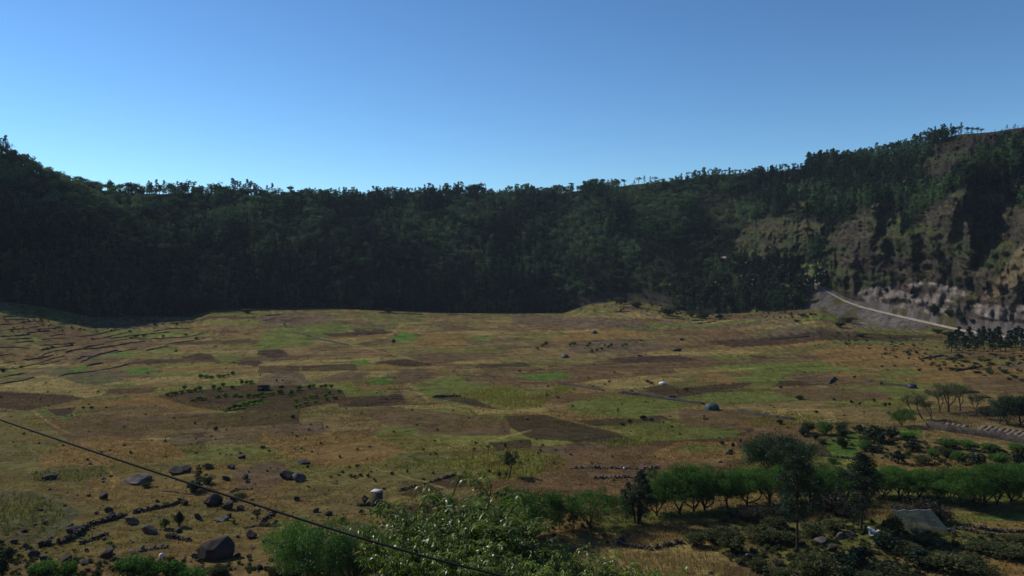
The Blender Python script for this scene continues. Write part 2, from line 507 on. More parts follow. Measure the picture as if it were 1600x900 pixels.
# patchwork of small fields
ca, sa = cos(radians(-14)), sin(radians(-14))
U = X * ca - Y * sa + 5 * (fbm(X / 60, Y / 60, 411, 2) - 0.5)
V2 = X * sa + Y * ca + 5 * (fbm(X / 60, Y / 60, 412, 2) - 0.5)
def patches(hh, ww, seed):
    row = np.floor(V2 / hh)
    off = _hash(row.astype(np.int64), (row * 0).astype(np.int64), seed) * ww * 2
    wid = ww * (0.7 + 0.8 * _hash(row.astype(np.int64), (row * 0 + 3).astype(np.int64), seed + 1))
    cx = np.floor((U + off) / wid)
    h = _hash(cx.astype(np.int64), row.astype(np.int64), seed + 2)
    return h, (U + off) / wid - cx, V2 / hh - row
pal = [C['dark'], C['brown'], C['olive'], C['tan'], C['red'], C['green'], C['purple'], C['straw'], C['orange'], C['brown'], C['ygreen'], C['olive'], C['tan'], C['tan'], C['green']]
palN = np.array(pal)
for hh, ww, seed, cut in ((15, 30, 501, 0.15), (24, 52, 511, 0.5), (38, 44, 521, 0.72)):
    h, fu, fv = patches(hh, ww, seed)
    pc = palN[np.minimum((h * 7919 % 1.0 * len(pal)).astype(int), len(pal) - 1)]
    reg = smooth((R - 150) / 60) * smooth((780 - R) / 60) * (0.8 + 0.2 * smooth((X + 120) / 120))
    on = (_hash((h * 65535).astype(np.int64), (h * 0).astype(np.int64), seed + 9) > cut)
    w = (0.86 * reg * on)[..., None]
    edge = (np.minimum(np.minimum(fu, 1 - fu) * ww, np.minimum(fv, 1 - fv) * hh) < 0.8)
    alb = alb * (1 - w) + pc * w
    alb = alb * (1 - (0.35 * reg * edge * on * (n3[..., 0] > 0.42))[..., None])
polys = [
 ('dark', [(-30, 610), (0, 612), (107, 617), (104, 619), (135, 622), (90, 632), (40, 642), (0, 637), (-30, 634)]),
 ('straw', [(-10, 606), (65, 586), (100, 590), (170, 607), (165, 615), (135, 622), (107, 617), (0, 611)]),
 ('greygreen', [(100, 591), (130, 582), (180, 586), (195, 594), (150, 602), (120, 598)]),
 ('greygreen', [(65, 583), (100, 572), (112, 577), (95, 588)]),
 ('bright', [(105, 575), (140, 570), (135, 578), (110, 581)]), ('bright', [(185, 580), (225, 574), (258, 580), (215, 586)]),
 ('green', [(160, 603), (215, 597), (205, 605), (165, 605)]), ('bright', [(165, 555), (180, 547), (218, 553), (205, 555)]),
 ('green', [(240, 545), (275, 541), (285, 548), (250, 549)]), ('green', [(340, 560), (360, 556), (385, 560), (350, 566)]),
 ('purple', [(105, 556), (150, 546), (190, 549), (150, 557)]), ('purple', [(190, 541), (220, 538), (235, 543), (215, 548)]),
 ('dark', [(280, 558), (310, 552), (328, 554), (338, 561), (315, 564)]), ('dark', [(355, 567), (395, 563), (412, 566), (400, 572)]),
 ('dark', [(240, 620), (285, 612), (400, 600), (470, 602), (535, 610), (545, 627), (450, 641), (350, 643), (300, 635)]),
 ('orange', [(200, 620), (240, 618), (300, 636), (330, 645), (220, 632)]),
 ('bright', [(350, 636), (400, 624), (420, 626), (400, 634), (360, 641)]),
 ('purple', [(400, 603), (410, 590), (440, 578), (478, 585), (484, 600), (440, 604)]),
 ('green', [(55, 640), (70, 635), (82, 645), (60, 648)]), ('dark', [(75, 641), (120, 636), (112, 647), (88, 651)]), ('bright', [(90, 652), (112, 648), (110, 654), (95, 656)]),
 ('green', [(400, 548), (410, 520), (450, 510), (535, 505), (560, 512), (480, 540)]),
 ('purple', [(400, 494), (460, 487), (540, 494), (470, 511), (412, 511)]),
 ('dark', [(505, 522), (600, 514), (612, 521), (520, 527)]), ('brown', [(550, 538), (605, 528), (620, 536), (570, 541)]),
 ('brown', [(672, 503), (698, 500), (750, 514), (722, 518)]), ('bright', [(610, 530), (632, 519), (652, 524), (630, 531)]),
 ('orange', [(640, 540), (660, 522), (740, 520), (722, 545)]), ('dark', [(402, 548), (440, 546), (452, 555), (430, 560), (400, 554)]),
 ('dark', [(585, 566), (632, 560), (682, 570), (640, 574)]), ('brown', [(632, 556), (688, 550), (728, 560), (700, 570), (660, 565)]),
 ('purple', [(480, 598), (540, 580), (580, 582), (560, 596)]), ('brown', [(590, 590), (640, 578), (700, 584), (660, 598), (600, 600)]),
 ('bright', [(570, 595), (600, 588), (622, 596), (590, 601)]), ('bright', [(545, 566), (570, 562), (585, 569), (560, 571)]),
 ('green', [(640, 603), (700, 594), (800, 606), (840, 622), (800, 642), (690, 630), (660, 616)]),
 ('ygreen', [(690, 617), (790, 606), (845, 620), (870, 606), (850, 600), (900, 605), (840, 637), (790, 637)]),
 ('dark', [(675, 621), (728, 620), (782, 640), (740, 635), (700, 626)]),
 ('brown', [(540, 642), (600, 635), (680, 642), (800, 657), (798, 680), (700, 680), (600, 660)]),
 ('green', [(580, 676), (622, 666), (662, 672), (640, 685), (600, 685)]),
 ('orange', [(400, 680), (460, 672), (560, 678), (640, 700), (600, 722), (500, 730), (440, 712)]),
 ('purple', [(410, 668), (450, 662), (480, 668), (520, 674), (470, 682), (430, 683)]),
 ('purple', [(800, 492), (900, 495), (1010, 500), (1012, 512), (900, 512), (800, 506)]),
 ('orange', [(840, 531), (925, 515), (1022, 517), (1010, 528), (900, 532)]),
 ('purple', [(880, 540), (960, 530), (1060, 540), (1000, 552), (900, 552)]),
 ('brown', [(885, 573), (950, 562), (982, 570), (920, 578)]), ('brown', [(980, 576), (1042, 571), (1062, 584), (1000, 589)]),
 ('dark', [(1005, 612), (1100, 603), (1182, 596), (1160, 606), (1060, 621)]),
 ('orange', [(1085, 591), (1110, 582), (1152, 590), (1142, 601), (1100, 597)]),
 ('bright', [(800, 588), (870, 581), (902, 587), (850, 596)]),
 ('green', [(885, 632), (950, 616), (1050, 619), (1078, 634), (1000, 655), (900, 647)]), ('green', [(1155, 592), (1205, 580), (1240, 590), (1200, 606)]),
 ('brown', [(818, 622), (868, 612), (912, 625), (870, 633)]),
 ('dark', [(785, 650), (850, 648), (930, 665), (1000, 690), (920, 692), (830, 686), (800, 668)]),
 ('straw', [(905, 598), (1000, 588), (1080, 592), (1010, 606), (960, 607)]),
 ('brown', [(1060, 640), (1150, 640), (1230, 658), (1160, 672), (1060, 662)]),
 ('straw', [(1180, 640), (1300, 640), (1310, 660), (1240, 660)]),
 ('orange', [(1260, 548), (1330, 538), (1440, 540), (1470, 560), (1400, 575), (1300, 572)]),
 ('orange', [(1400, 560), (1520, 565), (1600, 580), (1590, 600), (1450, 590)]),
 ('brown', [(1200, 610), (1260, 602), (1380, 612), (1400, 625), (1280, 628)]), ('purple', [(1225, 588), (1290, 584), (1340, 592), (1270, 600)]),
 ('brown', [(1500, 590), (1640, 585), (1640, 615), (1520, 610)]),
 ('ygreen', [(640, 726), (720, 712), (800, 700), (880, 712), (888, 728), (830, 742), (740, 735)]),
 ('ygreen', [(700, 738), (800, 728), (860, 736), (800, 752), (740, 748)]),
 ('dark', [(765, 693), (828, 686), (832, 698), (775, 705)]), ('dark', [(752, 725), (790, 718), (792, 727), (760, 731)]),
 ('dark', [(620, 773), (712, 741), (742, 750), (778, 757), (700, 762), (645, 777)]),
 ('dark', [(592, 802), (668, 783), (712, 782), (705, 812), (640, 813), (605, 808)]),
 ('red', [(752, 752), (850, 744), (962, 760), (970, 770), (900, 778), (770, 775)]),
 ('red', [(840, 740), (860, 715), (890, 700), (1000, 700), (1150, 704), (1160, 735), (1000, 768), (930, 765)]),
 ('brown', [(940, 700), (1010, 696), (1060, 702), (1000, 712)]),
 ('orange', [(1010, 712), (1060, 690), (1150, 690), (1160, 718), (1060, 722)]),
 ('green', [(1050, 700), (1090, 694), (1140, 700), (1080, 706)]),
 ('greygreen', [(36, 745), (52, 736), (160, 726), (170, 745), (110, 756), (50, 753)]),
 ('purple', [(362, 738), (400, 725), (440, 722), (455, 745), (415, 768), (370, 766)]),
 ('red', [(1150, 660), (1180, 650), (1260, 665), (1250, 690), (1160, 688)]),
 ('bright', [(1285, 690), (1320, 672), (1350, 680), (1345, 705), (1318, 722), (1300, 710)]), ('bright', [(1380, 672), (1440, 668), (1440, 678), (1390, 682)]),
 ('orange', [(1350, 720), (1420, 712), (1600, 722), (1600, 735), (1400, 738)]),
 ('straw', [(955, 838), (1020, 822), (1068, 812), (1090, 840), (1150, 870), (1180, 905), (1000, 910), (950, 870)]),
 ('brown', [(965, 846), (1000, 838), (1020, 856), (985, 858)]),
 ('green', [(930, 815), (1010, 800), (1240, 790), (1240, 800), (1010, 815), (950, 832)]),
 ('green', [(1370, 770), (1600, 772), (1600, 790), (1380, 785)]),
 ('green', [(1490, 812), (1560, 800), (1600, 800), (1600, 815), (1520, 822)]),
 ('orange', [(1500, 815), (1600, 815), (1600, 835), (1520, 832)]),
 ('orange', [(1450, 905), (1540, 872), (1600, 862), (1760, 850), (1760, 1000), (1450, 1000)]),
 ('brown', [(1130, 890), (1180, 878), (1250, 888), (1240, 910), (1120, 910)]),
 ('scree', [(1300, 474), (1340, 476), (1440, 500), (1470, 512), (1420, 518), (1340, 512), (1310, 500)]),
 ('greygreen', [(-20, 760), (60, 770), (130, 800), (80, 845), (-20, 850)]),
 ('orange', [(60, 700), (160, 680), (260, 690), (300, 715), (180, 728), (60, 730)]),
 ('olive', [(-20, 655), (60, 655), (110, 690), (40, 720), (-20, 720)]),
]
for cname, poly in polys:
    m = inpoly(np.array(poly, float))
    k = 0.90 * m[..., None]
    alb = alb * (1 - k) + C[cname] * k
# thin footpaths
def near_line(pts, wpx, wpy=None):
    wpy = wpy or wpx * 0.35
    d = np.full(R.shape, 9e9)
    wx = PX + 4 * WN1; wy = PY + 1.0 * WN2
    x0 = min(p[0] for p in pts) - 12; x1 = max(p[0] for p in pts) + 12
    y0 = min(p[1] for p in pts) - 8; y1 = max(p[1] for p in pts) + 8
    idx = np.nonzero(front & (wx > x0) & (wx < x1) & (wy > y0) & (wy < y1))
    if len(idx[0]) == 0: return np.zeros(R.shape)
    px = wx[idx] / wpx; py = wy[idx] / wpy
    dd = np.full(len(px), 9e9)
    for (ax, ay), (bx, by) in zip(pts[:-1], pts[1:]):
        ax, bx = ax / wpx, bx / wpx; ay, by = ay / wpy, by / wpy
        vx, vy = bx - ax, by - ay
        tt = np.clip(((px - ax) * vx + (py - ay) * vy) / (vx * vx + vy * vy + 1e-9), 0, 1)
        dd = np.minimum(dd, np.hypot(px - ax - tt * vx, py - ay - tt * vy))
    d[idx] = dd
    return smooth(1.3 - d)
paths = [([(600, 528), (618, 518), (626, 508), (690, 500)], 3, 1.2), ([(455, 518), (560, 542), (640, 560)], 2, 1.0), ([(470, 575), (480, 592)], 2, 2),
         ([(640, 600), (660, 618), (672, 628)], 5, 2), ([(900, 598), (1010, 588), (1180, 575)], 3, 1.0), ([(50, 642), (75, 660), (105, 675)], 2, 1.4),
         ([(820, 640), (880, 655), (950, 672), (1010, 680)], 3, 1.2), ([(1090, 637), (1160, 637), (1300, 640)], 3, 1.0), ([(168, 728), (180, 755), (174, 765)], 2, 2.5),
         ([(580, 730), (660, 752), (700, 765)], 4, 1.6), ([(700, 700), (760, 690), (830, 672)], 4, 1.3), ([(1460, 683), (1520, 690), (1600, 702)], 6, 1.5)]
for pts, wx_, wy_ in paths:
    k = (0.6 * near_line(pts, wx_, wy_))[..., None]
    alb = alb * (1 - k) + C['straw'] * 1.15 * k
wi_0 = N_NEAR + N_FLOOR
# walls of the crater: soil under the trees, rock where steep, dry grass on the right spurs
dRc = np.gradient(R, axis=1); dZc = np.gradient(Z, axis=1)
Px = np.stack([X, Y, Z], -1)
du = np.gradient(Px, axis=0); dv = np.gradient(Px, axis=1)
nrm = np.cross(dv, du); nrm /= (np.linalg.norm(nrm, axis=-1, keepdims=True) + 1e-9)
steep = 1 - np.abs(nrm[..., 2])
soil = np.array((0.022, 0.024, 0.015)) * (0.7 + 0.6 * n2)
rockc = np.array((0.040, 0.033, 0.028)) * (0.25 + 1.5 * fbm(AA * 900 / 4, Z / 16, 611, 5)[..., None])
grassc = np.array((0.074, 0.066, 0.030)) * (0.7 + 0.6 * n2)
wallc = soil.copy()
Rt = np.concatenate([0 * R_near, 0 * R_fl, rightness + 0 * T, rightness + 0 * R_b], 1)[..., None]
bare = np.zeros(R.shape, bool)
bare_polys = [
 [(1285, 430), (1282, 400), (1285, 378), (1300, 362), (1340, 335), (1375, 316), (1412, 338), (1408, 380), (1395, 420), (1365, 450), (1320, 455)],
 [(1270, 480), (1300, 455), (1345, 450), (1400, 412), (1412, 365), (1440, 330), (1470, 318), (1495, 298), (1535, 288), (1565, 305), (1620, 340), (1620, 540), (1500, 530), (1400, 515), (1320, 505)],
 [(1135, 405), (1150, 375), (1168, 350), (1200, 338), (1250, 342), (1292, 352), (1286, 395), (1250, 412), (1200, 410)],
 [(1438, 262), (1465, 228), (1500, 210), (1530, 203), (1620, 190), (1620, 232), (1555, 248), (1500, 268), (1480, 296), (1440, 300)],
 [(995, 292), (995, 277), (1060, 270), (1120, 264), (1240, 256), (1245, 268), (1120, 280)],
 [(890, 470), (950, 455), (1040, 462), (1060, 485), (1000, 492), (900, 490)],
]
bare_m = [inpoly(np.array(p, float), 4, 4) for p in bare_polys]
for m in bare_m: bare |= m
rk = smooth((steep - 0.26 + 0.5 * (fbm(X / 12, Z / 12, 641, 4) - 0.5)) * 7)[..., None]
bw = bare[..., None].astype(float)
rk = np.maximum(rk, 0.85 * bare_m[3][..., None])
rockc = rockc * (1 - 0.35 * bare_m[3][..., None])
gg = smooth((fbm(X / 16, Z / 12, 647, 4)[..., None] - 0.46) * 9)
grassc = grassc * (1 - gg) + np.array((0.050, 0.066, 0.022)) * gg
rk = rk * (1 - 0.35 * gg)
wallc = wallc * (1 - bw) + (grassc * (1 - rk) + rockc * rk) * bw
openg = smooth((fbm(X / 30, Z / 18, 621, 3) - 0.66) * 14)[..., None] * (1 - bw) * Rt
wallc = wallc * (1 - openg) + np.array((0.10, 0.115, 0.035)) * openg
palecliff = inpoly(np.array([(1332, 468), (1350, 452), (1400, 446), (1440, 440), (1480, 446), (1510, 456), (1512, 486), (1470, 494), (1430, 492), (1400, 484), (1360, 474)], float), 5, 3)
palecliff |= inpoly(np.array([(1520, 470), (1545, 452), (1620, 440), (1620, 500), (1560, 500), (1520, 490)], float), 5, 3)
pc = palecliff[..., None] * smooth((fbm(X / 6, Z / 5, 631, 4)[..., None] - 0.40) * 7)
pc = pc * 0.85
wallc = wallc * (1 - pc) + np.array((0.27, 0.225, 0.195)) * (0.15 + 1.5 * fbm(AA * 900 / 3.0, Z / 7, 633, 5)[..., None] ** 1.4) * pc
apron = np.zeros(R.shape, bool)
apron[:, wi_0:wi_0 + int(N_WALL * (TB + 0.012))] = True
apron &= (PX > 1256) & (PX < 1900)
apron |= inpoly(np.array([(1340, 472), (1365, 470), (1440, 488), (1520, 498), (1620, 508), (1620, 530), (1500, 512), (1420, 494)], float), 5, 2)
screec = C['scree'] * (0.35 + 0.95 * fbm(X / 7, Y / 7, 641, 5)[..., None])
sg = smooth((fbm(X / 9, Y / 9, 643, 3)[..., None] - 0.56) * 12)
screec = screec * (1 - sg) + C['olive'] * 0.7 * sg
wallc = np.where(apron[..., None], wallc * 0.2 + screec * 0.8, wallc)
sunlit_tan_r = inpoly(np.array([(1530, 470), (1560, 430), (1585, 395), (1620, 365), (1620, 420), (1590, 445), (1560, 462)], float), 5, 3)  # warm sunlit tone of the far right spur, put into the colour
wallc = np.where(sunlit_tan_r[..., None], wallc * 0.3 + np.array((0.17, 0.125, 0.07)) * 0.7, wallc)
sm = seg_wall[..., None].astype(float)
edgeb = smooth((R / base_r(az_cols)[:, None] - 0.985) / 0.015)[..., None] * (1 - sm)
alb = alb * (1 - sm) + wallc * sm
# scree colour and scrubby green towards the foot of the wall on the floor side
ft = smooth((R / base_r(az_cols)[:, None] - 0.86) / 0.1)[..., None] * (1 - sm) * (n3 > 0.47)
alb = alb * (1 - 0.5 * ft) + C['olive'] * 0.55 * 0.5 * ft + 0.0
stripe = fbm(U / 14 + 30, V2 / 2.6, 705, 4)[..., None]
farw = smooth((R - 240) / 150)[..., None] * (1 - sm)
alb = alb * (1 + farw * 0.6 * (stripe - 0.5) * 2)
bank_lines = (np.abs(fbm(U / 45, V2 / 13, 706, 3) - 0.5) < 0.012)[..., None] * smooth((n2 - 0.42) * 8) * (1 - sm) * smooth((R - 130) / 60)[..., None]  # thin dark lines put into the floor colour, without any relief
alb = alb * (1 - 0.5 * bank_lines)
alb = alb * (0.50 + 1.0 * fbm(X / 2.5, Y / 2.0, 701, 3)[..., None])
alb = alb * (1 + (1 - sm) * (np.array((1.16, 1.16, 0.84)) - 1))
# roots of the dark scrub near the camera slope
ns = smooth((95 - R) / 40)[..., None]
alb = alb * (1 - ns) + np.array((0.07, 0.062, 0.03)) * (0.6 + 0.8 * n3) * ns
knoll = np.exp(-(((X - 41) / 11.0) ** 2 + ((Y - 57) / 9.0) ** 2))[..., None]
kk = smooth(knoll * 2.5)
alb = alb * (1 - kk) + C['orange'] * 1.05 * (0.75 + 0.5 * n3) * kk
alb = np.clip(alb, 0.012, 0.5)

ii, jj = np.meshgrid(np.arange(NC - 1), np.arange(NR - 1), indexing='ij')
q = np.stack([ii * NR + jj, (ii + 1) * NR + jj, (ii + 1) * NR + jj + 1, ii * NR + jj + 1], -1).reshape(-1, 4)
VV = np.stack([X, Y, Z], -1).reshape(-1, 3)
me = mesh_np('terrain', VV, [q[:, ::-1]], color=alb.reshape(-1, 3), smooth_sh=True)

def ground_mat():
    m, nt, out = new_mat('earth_and_fields')
    L = nt.links
    p = nt.nodes.new('ShaderNodeBsdfPrincipled'); p.inputs['Roughness'].default_value = 0.95; p.inputs['Specular IOR Level'].default_value = 0.05
    at = nt.nodes.new('ShaderNodeAttribute'); at.attribute_name = 'albedo'
    na = noise_node(nt, 0.9, 5, 0.75)
    mr = nt.nodes.new('ShaderNodeMapRange'); mr.inputs[1].default_value = 0.3; mr.inputs[2].default_value = 0.7; mr.inputs[3].default_value = 0.55; mr.inputs[4].default_value = 1.45
    L.new(na.outputs['Fac'], mr.inputs[0])
    mu = nt.nodes.new('ShaderNodeVectorMath'); mu.operation = 'SCALE'
    L.new(at.outputs['Color'], mu.inputs[0]); L.new(mr.outputs[0], mu.inputs['Scale'])
    L.new(mu.outputs[0], p.inputs['Base Color'])
    nb = noise_node(nt, 0.7, 8, 0.75)
    b = nt.nodes.new('ShaderNodeBump'); b.inputs['Strength'].default_value = 0.9; b.inputs['Distance'].default_value = 0.7
    L.new(nb.outputs['Fac'], b.inputs['Height']); L.new(b.outputs[0], p.inputs['Normal'])
    L.new(p.outputs[0], out.inputs[0])
    return m
set_mats(me, [ground_mat()])
put('terrain', me, kind='structure')

# ------------------------------------------------------------------ geometry for plants, stones, walls
def rand_rot(rng, n):
    a = rng.normal(size=(n, 3)); a /= np.linalg.norm(a, axis=1, keepdims=True)
    b = rng.normal(size=(n, 3)); b -= a * (a * b).sum(1, keepdims=True); b /= np.linalg.norm(b, axis=1, keepdims=True)
    return a, b

def leaf_tris(rng, P, size, aspect=0.6, up=0.0):
    """one triangle per point; up > 0 bends the leaves towards lying flat"""
    n = len(P)
    a, b = rand_rot(rng, n)
    if up:
        a[:, 2] *= (1 - up); a /= np.linalg.norm(a, axis=1, keepdims=True)
    s = size * rng.uniform(0.6, 1.35, n)[:, None]
    v0 = P + a * s * 0.6
    v1 = P - a * s * 0.4 + b * s * aspect * 0.5
    v2 = P - a * s * 0.4 - b * s * aspect * 0.5
    V = np.stack([v0, v1, v2], 1).reshape(-1, 3)
    F = np.arange(3 * n).reshape(-1, 3)
    return V, F

def leaf_quads(rng, P, size, aspect=0.5, droop=0.0):
    n = len(P)
    a, b = rand_rot(rng, n)
    a[:, 2] -= droop; a /= np.linalg.norm(a, axis=1, keepdims=True)
    b -= a * (a * b).sum(1, keepdims=True); b /= np.linalg.norm(b, axis=1, keepdims=True)
    s = size * rng.uniform(0.6, 1.35, n)[:, None]
    v = [P - a * s * 0.5, P + b * s * aspect * 0.5, P + a * s * 0.5, P - b * s * aspect * 0.5]
    return np.stack(v, 1).reshape(-1, 3), np.arange(4 * n).reshape(-1, 4)

def tube(path, radii, sides=6):
    path = np.asarray(path, float); n = len(path)
    V = []
    for i in range(n):
        d = path[min(i + 1, n - 1)] - path[max(i - 1, 0)]
        d = d / (np.linalg.norm(d) + 1e-9)
        h = np.array([1.0, 0, 0]) if abs(d[0]) < 0.8 else np.array([0, 1.0, 0])
        u = np.cross(d, h); u /= np.linalg.norm(u); w = np.cross(d, u)
        for k in range(sides):
            an = 2 * pi * k / sides
            V.append(path[i] + radii[i] * (u * cos(an) + w * sin(an)))
    F = []
    for i in range(n - 1):
        for k in range(sides):
            F.append((i * sides + k, i * sides + (k + 1) % sides, (i + 1) * sides + (k + 1) % sides, (i + 1) * sides + k))
    return np.array(V), np.array(F)

def limb(rng, p0, p1, r0, r1, bend=0.12, seg=5, sag=0.0):
    p0 = np.array(p0, float); p1 = np.array(p1, float)
    L = np.linalg.norm(p1 - p0); off = rng.normal(size=3) * L * bend
    ts = np.linspace(0, 1, seg)
    path = [p0 * (1 - t) + p1 * t + off * sin(pi * t) + np.array([0, 0, 1]) * sag * L * sin(pi * t) for t in ts]
    return path, [r0 * (1 - t) + r1 * t for t in ts]

def clumps(rng, n, ctr, rad, shell=0.75, zmin=-1):
    out = []
    while len(out) < n:
        d = rng.normal(size=3); d /= np.linalg.norm(d)
        if d[2] < zmin: continue
        out.append(np.array(ctr) + d * np.array(rad) * (shell + (1 - shell) * rng.uniform(-0.9, 1)))
    return np.array(out)

def cloud(rng, C_, cr, per, flat=0.8):
    n = len(C_)
    d = rng.normal(size=(n, per, 3)); d /= np.linalg.norm(d, axis=2, keepdims=True)
    rr = rng.uniform(0.3, 1, (n, per, 1)) ** 0.6
    crr = (np.asarray(cr) * np.ones(n))[:, None, None]
    P = C_[:, None, :] + d * rr * crr * np.array([1, 1, flat])
    return P.reshape(-1, 3)

def tint_per(rng, n_clump, per, vpl, base=0.45, cv=0.25, lv=0.25):
    c = rng.normal(0, cv, (n_clump, 1)) + rng.normal(0, lv, (n_clump, per)) + base
    return np.repeat(np.clip(c, 0, 1).ravel(), vpl)

def rounded_tree(seed, h, crown_w, crown_h, base_h, stems=4, ncl=34, per=150, leaf=0.22, crad=0.9, mat=None, flat_top=0.0, droop=0.3, lean=0.0, sparse=0.0):
    """returns (trunk mesh, crown mesh): several forking stems under a crown of leaf clumps"""
    rng = np.random.default_rng(seed)
    cx = lean * h
    ctr = np.array([cx, 0, base_h + crown_h * 0.5])
    rad = np.array([crown_w / 2 - crad * 0.6, crown_w / 2 - crad * 0.6, crown_h / 2 - crad * 0.4])
    Cc = clumps(rng, ncl, ctr, rad, 0.72)
    if flat_top: Cc[:, 2] = np.minimum(Cc[:, 2], base_h + crown_h * (1 - flat_top) + rng.normal(0, 0.15, len(Cc)))
    tb = MB()
    nst = stems
    forks = []
    trunk_top = np.array([cx * 0.25, 0, base_h * 0.35])
    if nst == 1 or base_h > 1.2:
        P_, R_ = limb(rng, (0, 0, -0.4), trunk_top, h * 0.030, h * 0.024, 0.03, 4)
        tb.add(*tube(P_, R_, 8))
    else: trunk_top = np.array([0, 0, 0.0])
    for i in range(nst):
        an = 2 * pi * (i + rng.uniform(-0.3, 0.3)) / max(nst, 1)
        e = ctr + np.array([cos(an) * rad[0] * 0.42, sin(an) * rad[1] * 0.42, rng.uniform(-0.25, 0.1) * crown_h])
        P_, R_ = limb(rng, trunk_top, e, h * 0.019, h * 0.009, 0.08, 6)
        tb.add(*tube(P_, R_, 6)); forks.append(P_)
    for c in Cc[: min(len(Cc), 26)]:
        f = forks[int(np.argmin([np.linalg.norm(p[-1] - c) for p in forks]))]
        s = f[int(rng.integers(3, len(f)))]
        P_, R_ = limb(rng, s, c, h * 0.008, h * 0.002, 0.08, 4)
        tb.add(*tube(P_, R_, 4))
    P = cloud(rng, Cc, crad * rng.uniform(0.65, 1.2, len(Cc)), per)
    keep = rng.uniform(size=len(P)) > sparse
    V_, F_ = leaf_quads(rng, P, leaf, 0.5, droop)
    tn = tint_per(rng, len(Cc), per, 4)
    km = np.repeat(keep, 4)
    V_ = V_[km]; tn = tn[km]; F_ = np.arange(len(V_)).reshape(-1, 4)
    cb = MB(); cb.add(V_, F_, 0, tn)
    return tb.mesh('trunk', [M_bark], True), cb.mesh('crown', [mat])

def spire_tree(seed, h, w, base_h, ncl=60, per=70, leaf=0.2, mat=None, power=0.8, gaps=0.0, multi=1, crad=0.55, oval=False):
    """conifer: branches along a tall stem"""
    rng = np.random.default_rng(seed)
    tb = MB(); Cs = []; cr = []
    for k in range(multi):
        ox = 0 if multi == 1 else rng.uniform(-0.22, 0.22) * w
        oy = 0 if multi == 1 else rng.uniform(-0.22, 0.22) * w
        hk = h if k == 0 else h * rng.uniform(0.72, 0.95)
        top = np.array([ox, oy, hk])
        P_, R_ = limb(rng, (ox * 0.2, oy * 0.2, -0.4), top, h * 0.018, h * 0.002, 0.012, 8)
        tb.add(*tube(P_, R_, 6))
        for i in range(ncl // multi):
            t = rng.uniform(0, 1) ** 0.85
            z = base_h + (hk - base_h) * t
            rr = w / 2 * ((1 - t) ** power * 0.9 + 0.08) * rng.uniform(0.15, 1.0) * (0.75 if multi > 1 else 1)
            if oval: rr = w / 2 * sin(pi * (0.16 + 0.80 * t)) ** 0.8 * rng.uniform(0.15, 1.0)
            an = rng.uniform(0, 2 * pi)
            c = np.array([ox + rr * cos(an), oy + rr * sin(an), z - 0.12 * rr])
            Cs.append(c); cr.append(crad * (0.5 + 0.6 * (1 - t)) if not oval else crad * 0.85)
            if i % 2 == 0:
                P_, R_ = limb(rng, (ox * z / hk, oy * z / hk, z - 0.25 * rr), c, h * 0.005, h * 0.0015, 0.05, 3)
                tb.add(*tube(P_, R_, 3))
    Cs = np.array(Cs)
    P = cloud(rng, Cs, np.array(cr), per, 0.7)
    V_, F_ = leaf_quads(rng, P, leaf, 0.4, 0.1)
    cb = MB(); cb.add(V_, F_, 0, tint_per(rng, len(Cs), per, 4))
    return tb.mesh('trunk', [M_bark], True), cb.mesh('crown', [mat])

def bush_mesh(seed, mat, ncl=14, per=60, leaf=0.10, crad=0.30, twigs=8, tall=0.8, droop=-0.2):
    """a bush about one unit wide and tall x 1 high, stems and leaves in one mesh"""
    rng = np.random.default_rng(seed)
    b = MB()
    Cc = clumps(rng, ncl, (0, 0, tall * 0.48), (0.32, 0.32, tall * 0.32), 0.6)
    for c in Cc[:twigs]:
        P_, R_ = limb(rng, (rng.normal(0, 0.03), rng.normal(0, 0.03), -0.05), c, 0.018, 0.005, 0.08, 4)
        b.add(*tube(P_, R_, 4), mat=1)
    P = cloud(rng, Cc, crad * 0.62 * rng.uniform(0.6, 1.2, ncl), per, 0.9)
    P[:, 2] = np.maximum(P[:, 2], 0.0)
    V_, F_ = leaf_tris(rng, P, leaf, 0.55)
    b.add(V_, F_, 0, tint_per(rng, ncl, per, 3))
    return b.mesh('bush', [mat, M_bark])

